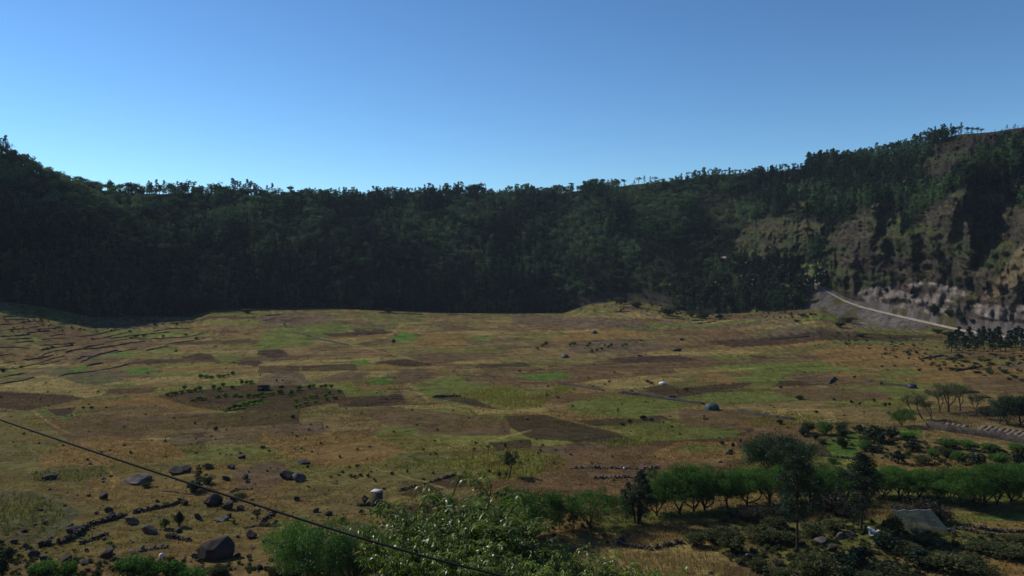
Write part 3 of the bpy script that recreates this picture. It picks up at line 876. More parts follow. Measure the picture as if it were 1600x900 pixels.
def tiny_tree(seed, kind, mat, ntri=150):
    """small far tree of unit height with trunk, one mesh; kinds: umbrella, round, spire, thin"""
    rng = np.random.default_rng(seed)
    b = MB()
    if kind == 'umbrella':
        b.add(*tube([(0, 0, -0.15), (0.03, 0.01, 0.35), (0.0, 0.02, 0.62)], [0.035, 0.025, 0.018], 4), mat=1)
        for i in range(4):
            an = i * 1.6 + rng.uniform(-.3, .3)
            b.add(*tube([(0.02, 0.01, 0.42), (0.28 * cos(an), 0.28 * sin(an), 0.80)], [0.018, 0.008], 3), mat=1)
        Cc = clumps(rng, 9, (0, 0, 0.80), (0.36, 0.36, 0.12), 0.6); cr = 0.17
    elif kind == 'round':
        b.add(*tube([(0, 0, -0.15), (0.02, 0.01, 0.3), (0.0, 0.02, 0.6)], [0.04, 0.03, 0.02], 4), mat=1)
        Cc = clumps(rng, 11, (0, 0, 0.62), (0.30, 0.30, 0.27), 0.6); cr = 0.18
    elif kind == 'spire':
        b.add(*tube([(0, 0, -0.15), (0, 0, 0.96)], [0.022, 0.004], 4), mat=1)
        t = np.linspace(0, 1, 15) ** 0.8; an = rng.uniform(0, 2 * pi, 15)
        rr = 0.17 * (1 - t) + 0.015
        Cc = np.stack([rr * np.cos(an), rr * np.sin(an), 0.18 + 0.78 * t], 1); cr = 0.05 + 0.10 * (1 - t)
    else:
        b.add(*tube([(0, 0, -0.15), (0.02, 0, 0.5), (0, 0, 0.92)], [0.022, 0.014, 0.005], 4), mat=1)
        zz = rng.uniform(0.3, 0.95, 10)
        Cc = np.stack([rng.normal(0, 0.08, 10), rng.normal(0, 0.08, 10), zz], 1); cr = 0.09
    per = ntri // len(Cc)
    P = cloud(rng, Cc, cr, per, 0.85)
    V_, F_ = leaf_tris(rng, P, 0.115 if kind != 'spire' else 0.085, 0.7, 0.3)
    b.add(V_, F_, 0, tint_per(rng, len(Cc), per, 3))
    return b.mesh(kind + '_tree', [mat, M_bark]), b

def boulder_mesh(seed, sub=3, cuts=7, mat=None, dmin=0.42):
    import bmesh
    rng = np.random.default_rng(seed)
    bm = bmesh.new()
    bmesh.ops.create_icosphere(bm, subdivisions=sub, radius=1.0)
    P = np.array([v.co[:] for v in bm.verts])
    for i in range(cuts):
        n = rng.normal(size=3); n /= np.linalg.norm(n)
        d = rng.uniform(dmin, 0.85)
        s = P @ n
        P = P - np.outer(np.maximum(s - d, 0), n)
    off = rng.uniform(0, 100)
    nn = fbm(P[:, 0] * 3 + off + P[:, 2], P[:, 1] * 3 + off - P[:, 2], seed, 4)[:, None] - 0.5
    P = P * (1 + 0.16 * nn)
    mn, mx_ = P.min(0), P.max(0)
    P = (P - (mn + mx_) / 2) / (mx_ - mn)
    P[:, 2] += 0.28
    for v, p in zip(bm.verts, P): v.co = p
    me_ = bpy.data.meshes.new('boulder'); bm.to_mesh(me_); bm.free()
    me_.materials.append(mat or M_rock)
    return me_

# ------------------------------------------------------------------ naming helpers
ONES = ['first', 'second', 'third', 'fourth', 'fifth', 'sixth', 'seventh', 'eighth', 'ninth', 'tenth', 'eleventh', 'twelfth', 'thirteenth', 'fourteenth',
        'fifteenth', 'sixteenth', 'seventeenth', 'eighteenth', 'nineteenth']
TENS = {20: 'twent', 30: 'thirt', 40: 'fort', 50: 'fift', 60: 'sixt'}
def ordw(n):
    if n < 20: return ONES[n - 1]
    t = n // 10 * 10
    return TENS[t] + ('ieth' if n % 10 == 0 else 'y-' + ONES[n % 10 - 1])

RNG = random.Random(11)
def mpp(x, y):
    """metres per photo pixel at a ground point"""
    return (y * CP) / FPX

def at(px, py):
    p = hit(px, py)
    return p, mpp(p[0], p[1])

def place_mesh(name, me, px, py, w=None, h=None, unit=(1, 1), sink=0.0, rz=None, **kw):
    p, m = at(px, py)
    sx = (w * m / unit[0]) if w else None
    sz = (h * m / unit[1]) if h else None
    if sx is None: sx = sz
    if sz is None: sz = sx
    return put(name, me, (p[0], p[1], p[2] - sink), RNG.uniform(0, 6.28) if rz is None else rz, (sx, sx, sz), **kw)

def place_tree(name, tm, cm, px, py, h_px, unit_h, w_scale=1.0, rz=None, sink=0.05, **kw):
    p, m = at(px, py)
    s = h_px * m / unit_h
    root = put(name, None, (p[0], p[1], p[2] - sink), RNG.uniform(0, 6.28) if rz is None else rz, (s * w_scale, s * w_scale, s), **kw)
    put('trunk', tm, parent=root)
    put('crown', cm, parent=root)
    return root

# ------------------------------------------------------------------ forest on the crater walls (one mass)
rng = np.random.default_rng(5)
tiny = {}
for kd in ('umbrella', 'round', 'spire', 'thin'):
    tiny[kd] = [tiny_tree(100 + i * 7 + len(kd), kd, M_leaf_rim)[0] for i in range(4)]
def template(kd, seed, ntri):
    m_, b_ = tiny_tree(seed, kd, M_leaf_forest, ntri)
    V_ = np.concatenate(b_.V); t_ = np.concatenate(b_.tint)
    F3 = np.concatenate(b_.F3); F4 = np.concatenate(b_.F4) if b_.F4 else np.zeros((0, 4), int)
    F = np.concatenate([F3, F4[:, [0, 1, 2]], F4[:, [0, 2, 3]]])
    bpy.data.meshes.remove(m_)
    return V_, F, t_
tmpl = [('round', 900, 150), ('round', 901, 150), ('round', 902, 150), ('umbrella', 903, 130), ('spire', 904, 130), ('spire', 905, 130), ('thin', 906, 120)]
tmpl = [template(*a) for a in tmpl]
bare_poly_px = [np.array(p, float) for p in bare_polys]
wi0 = N_NEAR + N_FLOOR
cand = []
cols = np.nonzero(np.abs(az_cols) < radians(36))[0]
cell_area = None
du_n = np.linalg.norm(np.cross(du, dv), axis=-1)
aw = du_n[cols][:, wi0:wi0 + N_WALL]
depthfade = (aw / aw.sum()).ravel()
NF = 19000
pick = rng.choice(len(depthfade), NF, p=depthfade)
pi_, pj_ = np.unravel_index(pick, aw.shape)
pi_ = cols[pi_]; pj_ = pj_ + wi0
fx = X[pi_, pj_] + rng.uniform(-.6, .6, NF); fy = Y[pi_, pj_] + rng.uniform(-.6, .6, NF); fz = Z[pi_, pj_]
NX = 2600
ce = rng.choice(cols, NX); cj = N_NEAR + N_FLOOR + N_WALL - 1 + rng.integers(-16, 2, NX)
crest_ok = (PX[ce, cj] < 960) | ((PX[ce, cj] > 1270) & (PX[ce, cj] < 1495))
crest_ok &= fbm(PX[ce, cj] / 22, 0 * PX[ce, cj], 831, 2) > 0.36
ce, cj = ce[crest_ok], cj[crest_ok]
pi_ = np.concatenate([pi_, ce]); pj_ = np.concatenate([pj_, cj])
fx = np.concatenate([fx, X[ce, cj]]); fy = np.concatenate([fy, Y[ce, cj]]); fz = np.concatenate([fz, Z[ce, cj]])
NF0 = NF; NF = len(pi_)
fpx = PX[pi_, pj_]; fpy = PY[pi_, pj_]
fb = bare[pi_, pj_]
fap = apron[pi_, pj_] | palecliff[pi_, pj_]
fopen = openg[pi_, pj_, 0]
keep = (~fap) & (~fb | (rng.uniform(size=NF) < 0.45)) & (rng.uniform(size=NF) > fopen * 0.8)
dens = fbm(fx / 45, fz / 30, 801, 3)
keep &= rng.uniform(size=NF) < smooth((dens - 0.25) * 5) * 0.6 + 0.4
con = smooth((fbm(fx / 60, fz / 40, 811, 3) - 0.45) * 8)
con = np.where(fpx > 1180, np.maximum(con, 0.85 * smooth((400 - fpy) / 60)), con * 0.85)
fh = rng.uniform(4.8, 10, NF) * np.where(rng.uniform(size=NF) < 0.12, 1.35, 1.0)
fh = np.where(fb, rng.uniform(1.2, 3.2, NF) * np.where(rng.uniform(size=NF) < 0.25, 1.9, 1), fh)
isc = rng.uniform(size=NF) < con
fh = np.where(isc & ~fb, rng.uniform(9, 17, NF), fh)
fh[NF0:] = rng.uniform(5, 10, NF - NF0) * (0.35 + 0.95 * vnoise(fpx[NF0:] / 17, fpx[NF0:] * 0, 833))
patch_t = fbm(fx / 25, fz / 20, 821, 3)
fh[:NF0] *= (0.55 + 0.95 * fbm(fx / 38, fz / 26, 841, 3))[:NF0]
toprow = (pj_ > N_NEAR + N_FLOOR + N_WALL - 22) & (fpx > 966) & (fpx < 1262)
fh = np.where(toprow, fh * 0.35, fh)
tt_tree = np.clip(0.34 + 1.9 * (patch_t - 0.5) + rng.normal(0, 0.24, NF) - 0.12 * isc, 0, 1)
Vs, Fs, Ts = [], [], []
off = 0
kidx = np.where(isc, rng.integers(4, 7, NF), rng.integers(0, 4, NF))
for k_ in range(7):
    sel = np.nonzero(keep & (kidx == k_))[0]
    V_, F_, t_ = tmpl[k_]
    n = len(sel)
    an = rng.uniform(0, 2 * pi, n)
    ws = fh[sel] * rng.uniform(0.85, 1.25, n)
    c_, s_ = np.cos(an), np.sin(an)
    xx = (V_[None, :, 0] * c_[:, None] - V_[None, :, 1] * s_[:, None]) * ws[:, None] + fx[sel][:, None]
    yy = (V_[None, :, 0] * s_[:, None] + V_[None, :, 1] * c_[:, None]) * ws[:, None] + fy[sel][:, None]
    zz = V_[None, :, 2] * fh[sel][:, None] + fz[sel][:, None] - 0.3
    Vs.append(np.stack([xx, yy, zz], -1).reshape(-1, 3))
    Fs.append((F_[None] + (np.arange(n) * len(V_))[:, None, None]).reshape(-1, 3) + off)
    Ts.append(np.clip(tt_tree[sel][:, None] + 0.30 * (t_[None] - 0.45), 0, 1).ravel())
    off += n * len(V_)
me = mesh_np('forest', np.concatenate(Vs), [np.concatenate(Fs)], tint=np.concatenate(Ts))
set_mats(me, [M_leaf_forest])
put('forest', me, kind='stuff', label='dense dark woodland covering the crater walls', cat='forest')

# ------------------------------------------------------------------ trees along the rim
def rim_point(px):
    """top edge of the wall at a picture column"""
    az = float(pix_at(px, 300)[0])
    i0, i1, f = col_index(az)
    i = i0 if f < 0.5 else i1
    j = N_NEAR + N_FLOOR + N_WALL - 1 - RNG.choice((0, 0, 1, 2))
    r = R[i, j]
    return r * sin(az), r * cos(az), Z[i, j]

rim_segs = [
 # x0, x1, n, hmin, hmax, kinds, wording, order (1: counted from x0)
 (2, 20, 3, 12, 16, ['round', 'umbrella'], 'tall dark tree crowning the highest point of the steep shaded shoulder, {o} from the bend', -1),
 (24, 132, 17, 9, 16, ['umbrella', 'round', 'umbrella'], '{o} small spreading tree down the falling rim below the steep shaded shoulder', 1),
 (136, 225, 14, 12, 19, ['round', 'round', 'thin', 'umbrella'], '{o} bushy rim tree past the foot of the falling rim line', 1),
 (230, 298, 12, 15, 25, ['round', 'spire', 'round'], '{o} tree of the tall bushy clump on the rim past the falling rim line', 1),
 (302, 358, 9, 12, 19, ['round', 'umbrella'], '{o} bushy rim tree between the tall clump and the pointed conifers', 1),
 (361, 402, 10, 18, 29, ['spire', 'spire', 'thin', 'spire'], '{o} pointed conifer of the upright stand on the rim', 1),
 (405, 462, 10, 12, 24, ['spire', 'thin', 'round'], '{o} slim rim tree past the upright conifer stand', 1),
 (468, 575, 19, 6, 11, ['umbrella', 'round', 'thin'], '{o} small low tree along the dip in the rim', 1),
 (581, 636, 11, 12, 19, ['round', 'round', 'umbrella'], '{o} tree of the round wooded hump beside the dip in the rim', 1),
 (642, 714, 13, 8, 15, ['round', 'spire', 'thin'], '{o} rim tree counted from the round wooded hump towards the domed knoll', 1),
 (721, 756, 8, 9, 14, ['umbrella', 'round'], '{o} broad tree on top of the domed knoll in the middle of the rim', 1),
 (762, 850, 13, 6, 12, ['umbrella', 'round', 'spire'], '{o} rim tree past the domed knoll', 1),
 (855, 968, 23, 8, 18, ['round', 'spire', 'thin', 'umbrella'], '{o} tree of the even wooded rim leading to the bare dark strip', 1),
 (974, 1048, 8, 6, 15, ['umbrella', 'thin', 'spire'], '{o} isolated tree standing on the bare dark strip of rim', 1),
 (1110, 1196, 14, 5, 9, ['umbrella', 'umbrella', 'round'], '{o} little flat-topped tree on the pale bare terrace of the rim', 1),
 (1204, 1262, 7, 6, 13, ['umbrella', 'thin'], '{o} spreading tree past the pale bare terrace of the rim', 1),
 (1266, 1352, 15, 10, 22, ['umbrella', 'round', 'spire', 'round'], '{o} tree on the rising rim above the long dark cliff', 1),
 (1358, 1440, 14, 12, 24, ['spire', 'round', 'spire', 'umbrella'], '{o} tree on the rising rim above the central rock buttress', 1),
 (1445, 1500, 10, 10, 22, ['spire', 'round', 'umbrella'], '{o} tree on the high rim just before the bare rock crest', 1),
 (1504, 1536, 4, 8, 15, ['umbrella'], '{o} windswept flat-topped tree on the bare rock crest', 1),
]
for x0, x1, n, h0, h1, kds, fmt, order in rim_segs:
    xs = sorted(x0 + (x1 - x0) * (i + RNG.uniform(0.1, 0.9)) / n for i in range(n))
    for i, px in enumerate(xs):
        p = rim_point(px)
        hpx = RNG.uniform(h0, h1)
        kd = RNG.choice(kds)
        s = hpx * mpp(p[0], p[1])
        wsc = {'umbrella': 1.25, 'round': 1.05, 'spire': 1.15, 'thin': 1.2}[kd]
        k_ = i + 1 if order == 1 else n - i
        put('rim_tree', RNG.choice(tiny[kd]), (p[0], p[1], p[2] - 0.4), RNG.uniform(0, 6.28), (s * wsc, s * wsc, s),
            label=fmt.format(o=ordw(k_)), cat='tree', group='trees along the crater rim')

# ------------------------------------------------------------------ dirt road along the foot of the right wall
def ribbon(pts_px, width, lift=0.12, sub=8):
    P = [np.array(hit(*p)) for p in pts_px]
    pts = []
    for a, b in zip(P[:-1], P[1:]):
        for i in range(sub): pts.append(a + (b - a) * i / sub)
    pts.append(P[-1])
    pts = np.array(pts)
    for _ in range(6):
        pts[1:-1] = 0.25 * pts[:-2] + 0.5 * pts[1:-1] + 0.25 * pts[2:]
    V_ = []; F_ = []
    for i, p in enumerate(pts):
        d = pts[min(i + 1, len(pts) - 1)] - pts[max(i - 1, 0)]
        nrm_ = np.array([-d[1], d[0]]) / (np.hypot(d[0], d[1]) + 1e-9)
        zc = ground(p[0], p[1])
        for k_ in (-1, -0.5, 0, 0.5, 1):
            x, y = p[0] + nrm_[0] * k_ * width / 2, p[1] + nrm_[1] * k_ * width / 2
            g = ground(x, y)
            z = max(g, zc - 0.4) + lift - (0.06 if abs(k_) == 1 else 0)
            V_.append((x, y, z))
    for i in range(len(pts) - 1):
        for k_ in range(4):
            a = i * 5 + k_
            F_.append((a, a + 1, a + 6, a + 5))
    return np.array(V_), np.array(F_)
M_road = solid_mat('road_dust', (0.25, 0.215, 0.17), (0.38, 0.335, 0.27), 0.4, 0.95, 0.3)
V_ = []; F_ = []
rc = np.nonzero((PXR > 1254) & (PXR < 1700))[0]
for i, c in enumerate(rc):
    az = az_cols[c]
    for k_ in (-1.7, -0.8, 0, 0.9, 1.8):
        r_ = r_rd[c] + k_
        V_.append((r_ * sin(az), r_ * cos(az), z_rd[c] + 0.12 + k_ * 0.37 + 0.19))
for i in range(len(rc) - 1):
    for k_ in range(4):
        a = i * 5 + k_; F_.append((a, a + 5, a + 6, a + 1))
V_ = np.array(V_); F_ = np.array(F_)
me = mesh_np('dirt_road', V_, [F_], smooth_sh=True); set_mats(me, [M_road]); put('dirt_road', me, kind='structure')
V_, F_ = ribbon([(1118, 401), (1130, 404), (1145, 409), (1166, 413)], 3.4, 0.5)
me = mesh_np('upper_track', V_, [F_], smooth_sh=True); set_mats(me, [M_road]); put('upper_track', me, kind='structure')

# ------------------------------------------------------------------ stone walls
def stone_wall(px_pts, h, th, mat, name, label, group=None, cat='wall', seed=0, wavy=0.0):
    r_ = np.random.default_rng(seed + int(px_pts[0][0] * 7 + px_pts[0][1]))
    P = [np.array(hit(*p)) for p in px_pts]
    pts = []
    for a, b in zip(P[:-1], P[1:]):
        n = max(2, int(np.linalg.norm((b - a)[:2]) / (0.7 if h < 2.5 and np.linalg.norm(a) < 260 else 1.2)))
        for i in range(n): pts.append(a + (b - a) * i / n)
    pts.append(P[-1]); pts = np.array(pts)
    n = len(pts)
    if wavy:
        ln_ = np.arange(n) * 1.2
        off_ = wavy * 2 * (fbm(ln_ / 14, ln_ * 0 + seed * 3.7, 5, 3) - 0.5)
        pts[:, 1] += off_; pts[:, 0] += off_ * 0.2
    V_ = []; F_ = []
    hn = 0.35 + 1.1 * fbm(np.arange(n) / 5.0, np.arange(n) * 0 + seed * 1.3, 8, 2)
    wob = r_.normal(0, th * 0.10, n)
    for i in range(n):
        d = pts[min(i + 1, n - 1)] - pts[max(i - 1, 0)]
        nn = np.array([-d[1], d[0]]) / (np.hypot(d[0], d[1]) + 1e-9)
        g = ground(pts[i][0], pts[i][1])
        hh = h * r_.uniform(0.72, 1.15) * (hn[i] if wavy else 1.0)
        endf = min(1, (min(i, n - 1 - i) + 0.6) / 2.0)
        prof = [(-0.60, -0.4), (-0.52, 0.35 * hh), (-0.36, hh * 0.95), (0.36, hh), (0.52, 0.4 * hh), (0.60, -0.4)]
        for k_, (o_, z_) in enumerate(prof):
            jj_ = r_.normal(0, 0.07) * min(h, 1.2)
            V_.append((pts[i][0] + nn[0] * (o_ * th + wob[i] + jj_), pts[i][1] + nn[1] * (o_ * th + wob[i] + jj_), g + (z_ * endf if z_ > 0 else z_) + (r_.normal(0, 0.05) if z_ > 0 else 0)))
    m_ = 6
    for i in range(n - 1):
        for k_ in range(m_ - 1):
            a = i * m_ + k_
            F_.append((a, a + m_, a + m_ + 1, a + 1))
    caps = [tuple(range(m_)), tuple((n - 1) * m_ + k_ for k_ in reversed(range(m_)))]
    F_ = F_ + [(c[0], c[1], c[4], c[5]) for c in caps] + [(c[1], c[2], c[3], c[4]) for c in caps]
    V_ = np.array(V_)
    org = np.array([pts[n // 2][0], pts[n // 2][1], ground(*pts[n // 2][:2])])
    me_ = mesh_np(name, V_ - org, [np.array(F_)])
    set_mats(me_, [mat])
    return put(name, me_, tuple(org), label=label, cat=cat, group=group)

def rubble_wall(px_pts, h, th, mat, name, label, group=None, cat='wall', seed=0):
    """a dry wall of separately shaped stones piled in courses, one mesh"""
    r_ = np.random.default_rng(seed + 9)
    P = [np.array(hit(*p)) for p in px_pts]
    org = P[len(P) // 2]
    mb = MB()
    for a, b_ in zip(P[:-1], P[1:]):
        Ln = np.linalg.norm((b_ - a)[:2]); d = (b_ - a)[:2] / (Ln + 1e-9); nn = np.array([-d[1], d[0]])
        ncol_ = max(1, int(Ln / 0.34))
        for c in range(ncol_):
            layers = max(1, int(round(h * r_.uniform(0.6, 1.25) / 0.34)))
            if r_.uniform() < 0.06: layers = max(1, layers - 2)
            for l in range(layers):
                for sd in ((-0.3, 0.3) if th > 0.5 else (0,)):
                    q_ = a[:2] + d * (Ln * (c + 0.5 + r_.uniform(-.3, .3)) / ncol_) + nn * (sd * th * (1 - 0.25 * l / layers) + r_.normal(0, 0.06))
                    s_ = r_.uniform(0.28, 0.62); v_, f_ = STONES[int(r_.integers(len(STONES)))]
                    an = r_.uniform(0, 6.28); vv = v_ * np.array([s_ * 1.15, s_ * 0.9, s_ * 0.72])
                    vv = np.stack([vv[:, 0] * cos(an) - vv[:, 1] * sin(an), vv[:, 0] * sin(an) + vv[:, 1] * cos(an), vv[:, 2]], 1)
                    mb.add(vv + np.array([q_[0] - org[0], q_[1] - org[1], ground(q_[0], q_[1]) - org[2] + l * 0.32]), f_)
    return put(name, mb.mesh(name, [mat]), tuple(org), label=label, cat=cat, group=group)
STONES = []
for s_ in range(4):
    mm = boulder_mesh(820 + s_, 1, 5)
    STONES.append((np.array([v.co[:] for v in mm.vertices]), np.array([p_.vertices[:] for p_ in mm.polygons]))); bpy.data.meshes.remove(mm)

tw = [  # terraces at the far left: picture points
 [(0, 484), (35, 482), (45, 486)], [(0, 494), (60, 497)], [(5, 500), (45, 499)], [(0, 508), (25, 506), (40, 503), (62, 502)], [(0, 517), (35, 514), (72, 509)],
 [(0, 526), (25, 525), (45, 523)], [(45, 521), (75, 517)], [(5, 531), (45, 529)], [(70, 526), (95, 523), (104, 524)], [(62, 531), (105, 528)], [(62, 540), (100, 538), (121, 536)],
 [(105, 503), (135, 501), (180, 499)], [(120, 508), (160, 505), (195, 502)], [(135, 512), (190, 508)], [(125, 526), (150, 523), (185, 515), (200, 513)],
 [(140, 530), (165, 528), (190, 522), (201, 518)], [(175, 529), (205, 525), (235, 522), (265, 519)], [(215, 511), (245, 504), (275, 499)],
 [(240, 518), (265, 514), (300, 513)], [(215, 531), (255, 529), (290, 527), (322, 520)], [(105, 551), (118, 547), (150, 545), (180, 541), (205, 536), (228, 533)],
 [(40, 565), (60, 557), (82, 549), (104, 546)], [(40, 562), (62, 561), (83, 555)], [(10, 577), (30, 575), (52, 570), (78, 562), (102, 556)],
 [(118, 568), (140, 559), (180, 548)], [(115, 563), (130, 558), (145, 556)], [(95, 588), (110, 584), (150, 580), (188, 573), (205, 568)],
 [(0, 600), (30, 596), (52, 590)], [(60, 548), (90, 543), (115, 540)], [(255, 539), (290, 534), (325, 528)], [(0, 556), (22, 553)], [(0, 543), (30, 542), (52, 545)], [(150, 492), (185, 497)], [(180, 494), (222, 492)],
 [(20, 536), (48, 534)], [(125, 545), (160, 538)], [(165, 535), (200, 530), (225, 529)], [(60, 571), (95, 564)], [(5, 589), (38, 584)], [(130, 573), (165, 567)], [(225, 497), (262, 494)], [(265, 506), (300, 503)],
 [(205, 509), (228, 506)], [(60, 515), (98, 512)], [(85, 506), (110, 507)], [(20, 489), (62, 490)], [(100, 497), (128, 498)], [(175, 552), (215, 545)], [(230, 548), (262, 541)], [(0, 568), (25, 565)],
]
tw_desc = ['at the very foot of the dark wall', 'on the upper terraces', 'on the middle terraces', 'on the lower terraces']
for i, w_ in enumerate(sorted(tw, key=lambda q_: sum(p[1] for p in q_) / len(q_))):
    stone_wall(w_, RNG.uniform(0.42, 0.75), 0.45, M_terracewall, 'terrace_wall', wavy=5.0, label=
               '%s dark terrace wall from the forest edge down the stepped slope' % ordw(i + 1), group='dry stone terrace walls on the stepped slope', seed=i)
tw2 = [[(800, 489), (830, 493), (870, 497)], [(838, 497), (870, 500), (910, 502)], [(950, 504), (975, 510)], [(985, 507), (1015, 513)], [(1020, 500), (1060, 505)],
       [(1035, 497), (1070, 500), (1080, 506)], [(890, 479), (925, 483)], [(960, 488), (985, 486)], [(968, 493), (990, 500)], [(1000, 489), (1025, 495)], [(1010, 483), (1045, 488)],
       [(930, 489), (950, 492)], [(915, 474), (950, 473)], [(1080, 501), (1105, 500)], [(1088, 506), (1120, 502)], [(1200, 498), (1260, 508)], [(1205, 505), (1275, 520)], [(1215, 512), (1250, 522)], [(1200, 518), (1235, 526)], [(1200, 530), (1265, 526)],
       [(1170, 497), (1200, 502)], [(700, 491), (740, 493)], [(590, 489), (660, 492)], [(430, 485), (480, 483)], [(412, 494), (440, 492)], [(410, 501), (425, 500)], [(985, 483), (1005, 486)], [(1045, 493), (1065, 495)],
       [(940, 480), (960, 482)], [(975, 481), (992, 479)], [(1030, 504), (1055, 511)], [(990, 515), (1020, 519)]]
for i, w_ in enumerate(sorted(tw2, key=lambda q_: q_[0][0])):
    stone_wall(w_, RNG.uniform(0.7, 1.05), 0.6, M_terracewall, 'terrace_wall', wavy=4.0, label=
               '%s short terrace wall along the wooded foot, counted from the stepped slope' % ordw(i + 1), group='terrace walls below the wooded back wall', seed=100 + i)
fw = [
 ([(622, 769), (660, 757), (712, 741)], 0.55, 0.5, M_stone, 'dark low wall along the upper edge of the triangular ploughed plot'),
 ([(888, 732), (920, 731), (960, 732), (1030, 731)], 0.5, 0.6, M_palestone, 'low line of pale stones across the reddish field'),
 ([(925, 748), (945, 747), (985, 746), (1020, 746)], 0.5, 0.6, M_palestone, 'second line of pale stones nearer the trees in the reddish field'),
 ([(980, 838), (965, 847), (968, 851), (1020, 860)], 0.7, 0.6, M_stone, 'low wall bending round the corner of the dry maize plot'),
 ([(1022, 858), (1045, 852), (1066, 848)], 0.7, 0.6, M_stone, 'short dark wall between dry maize and bushes'),
 ([(1152, 641), (1180, 648), (1205, 652), (1245, 657)], 0.9, 0.7, M_stone, 'long straight wall running down from the green dome-shaped cover'),
 ([(965, 614), (1000, 618), (1040, 624), (1100, 632)], 1.0, 0.8, M_stone, 'long wall slanting across the green fields above the dome-shaped cover'),
 ([(1040, 624), (1055, 621)], 0.9, 0.8, M_stone, 'short stub of wall branching off the long slanting wall'),
 ([(870, 600), (890, 602), (915, 606), (945, 611)], 0.8, 0.7, M_stone, 'dark wall in the middle of the floor leading to the long slanting wall'),
 ([(675, 621), (720, 620)], 0.9, 0.7, M_stone, 'dark straight wall above the slim dark plot'),
 ([(455, 519), (480, 525), (505, 532), (545, 540)], 1.0, 0.8, M_stone, 'thin wall slanting through the green field in the middle distance'),
 ([(60, 855), (100, 848), (120, 838), (140, 822), (165, 815), (198, 806)], 0.9, 0.8, M_rock, 'long black rubble wall curving across the stony slope'),
 ([(210, 803), (235, 797), (262, 792), (284, 783), (290, 790)], 0.9, 0.8, M_rock, 'black rubble wall behind the yellowish shrub'),
 ([(126, 851), (150, 842), (168, 836)], 0.7, 0.8, M_stone, 'low broken wall just below the long black rubble wall'),
 ([(108, 826), (118, 830), (124, 838)], 0.9, 1.2, M_rock, 'short rubble heap joining the long black wall'),
 ([(205, 865), (225, 860), (262, 855)], 0.5, 0.6, M_palestone, 'faint line of pale stones on the stony slope'),
 ([(255, 768), (280, 770), (308, 773)], 0.4, 0.5, M_palestone, 'pale low footing beside the pointed bush'),
 ([(380, 826), (400, 822), (440, 822)], 0.6, 0.9, M_rock, 'flat black slab-like wall under the small lone tree'),
 ([(410, 815), (422, 808), (428, 801)], 0.5, 0.6, M_stone, 'short sloping wall behind the small lone tree'),
 ([(260, 839), (280, 842), (298, 846)], 0.6, 0.7, M_rock, 'broken line of dark stones above the big boulder'),
 ([(1440, 561), (1475, 556)], 0.9, 0.9, M_stone, 'dark wall on the orange slope near the small conifer wood'),
 ([(1380, 600), (1420, 604), (1432, 606)], 0.8, 0.8, M_stone, 'dark wall beside the tarpaulin heap'),
 ([(1350, 594), (1362, 597)], 0.8, 0.8, M_stone, 'short dark wall stub upslope of the tarpaulin heap'),
 ([(1295, 600), (1302, 594), (1306, 591)], 1.1, 0.8, M_stone, 'short dark upright stub of wall alone on the brown field'),
 ([(1522, 621), (1550, 622)], 0.9, 0.8, M_stone, 'dark wall behind the dark tree group at the terrace'),
 ([(1490, 580), (1520, 576)], 0.9, 0.9, M_stone, 'dark wall above the spreading umbrella trees'),
 ([(1500, 615), (1530, 613)], 0.8, 0.8, M_stone, 'wall just past the spreading umbrella trees'),
 ([(1490, 826), (1530, 833), (1570, 838)], 0.5, 0.6, M_stone, 'broken low wall running from the net shelter to the track'),
 ([(1495, 820), (1530, 826), (1600, 832)], 0.6, 0.6, M_stone, 'upper low wall behind the grassy bank by the net shelter'),
 ([(1280, 712), (1320, 716), (1345, 718)], 0.5, 0.6, M_stone, 'low footing in the orchard grass'),
 ([(360, 770), (372, 765), (395, 764)], 0.5, 0.6, M_stone, 'low footing at the corner of the dark stony plot'),
]
for i, (pts, h_, th_, mt, lab) in enumerate(fw):
    (rubble_wall if hit(*pts[0])[1] < 230 else stone_wall)(pts, h_, th_, mt, 'stone_wall', lab, 'dry stone walls on the crater floor', seed=300 + i)
# retaining wall and planted beds at the right
stone_wall([(1446, 667), (1480, 674), (1520, 680), (1560, 686), (1620, 697)], 2.0, 0.8, M_stone, 'retaining_wall', 'long grey retaining wall holding up the striped planting beds', seed=400)
M_bed = solid_mat('bed_earth', (0.13, 0.10, 0.075), (0.20, 0.155, 0.115), 1.5, 0.95, 0.4)
beds = [((1466 + i * 9, 669 + i * 1.0), (1474 + i * 9, 661 + i * 1.0)) for i in range(5)] + [((1526 + i * 9.5, 676 + i * 1.3), (1541 + i * 9.5, 666 + i * 1.3)) for i in range(9)]
for i, (a, b) in enumerate(beds):
    stone_wall([a, b], 0.5, 1.2, M_bed, 'planting_bed', '%s raised pale earth bed on the walled terrace, counted from the leaning trees' % ordw(i + 1), 'raised earth beds on the walled terrace', cat='planting bed', seed=500 + i)

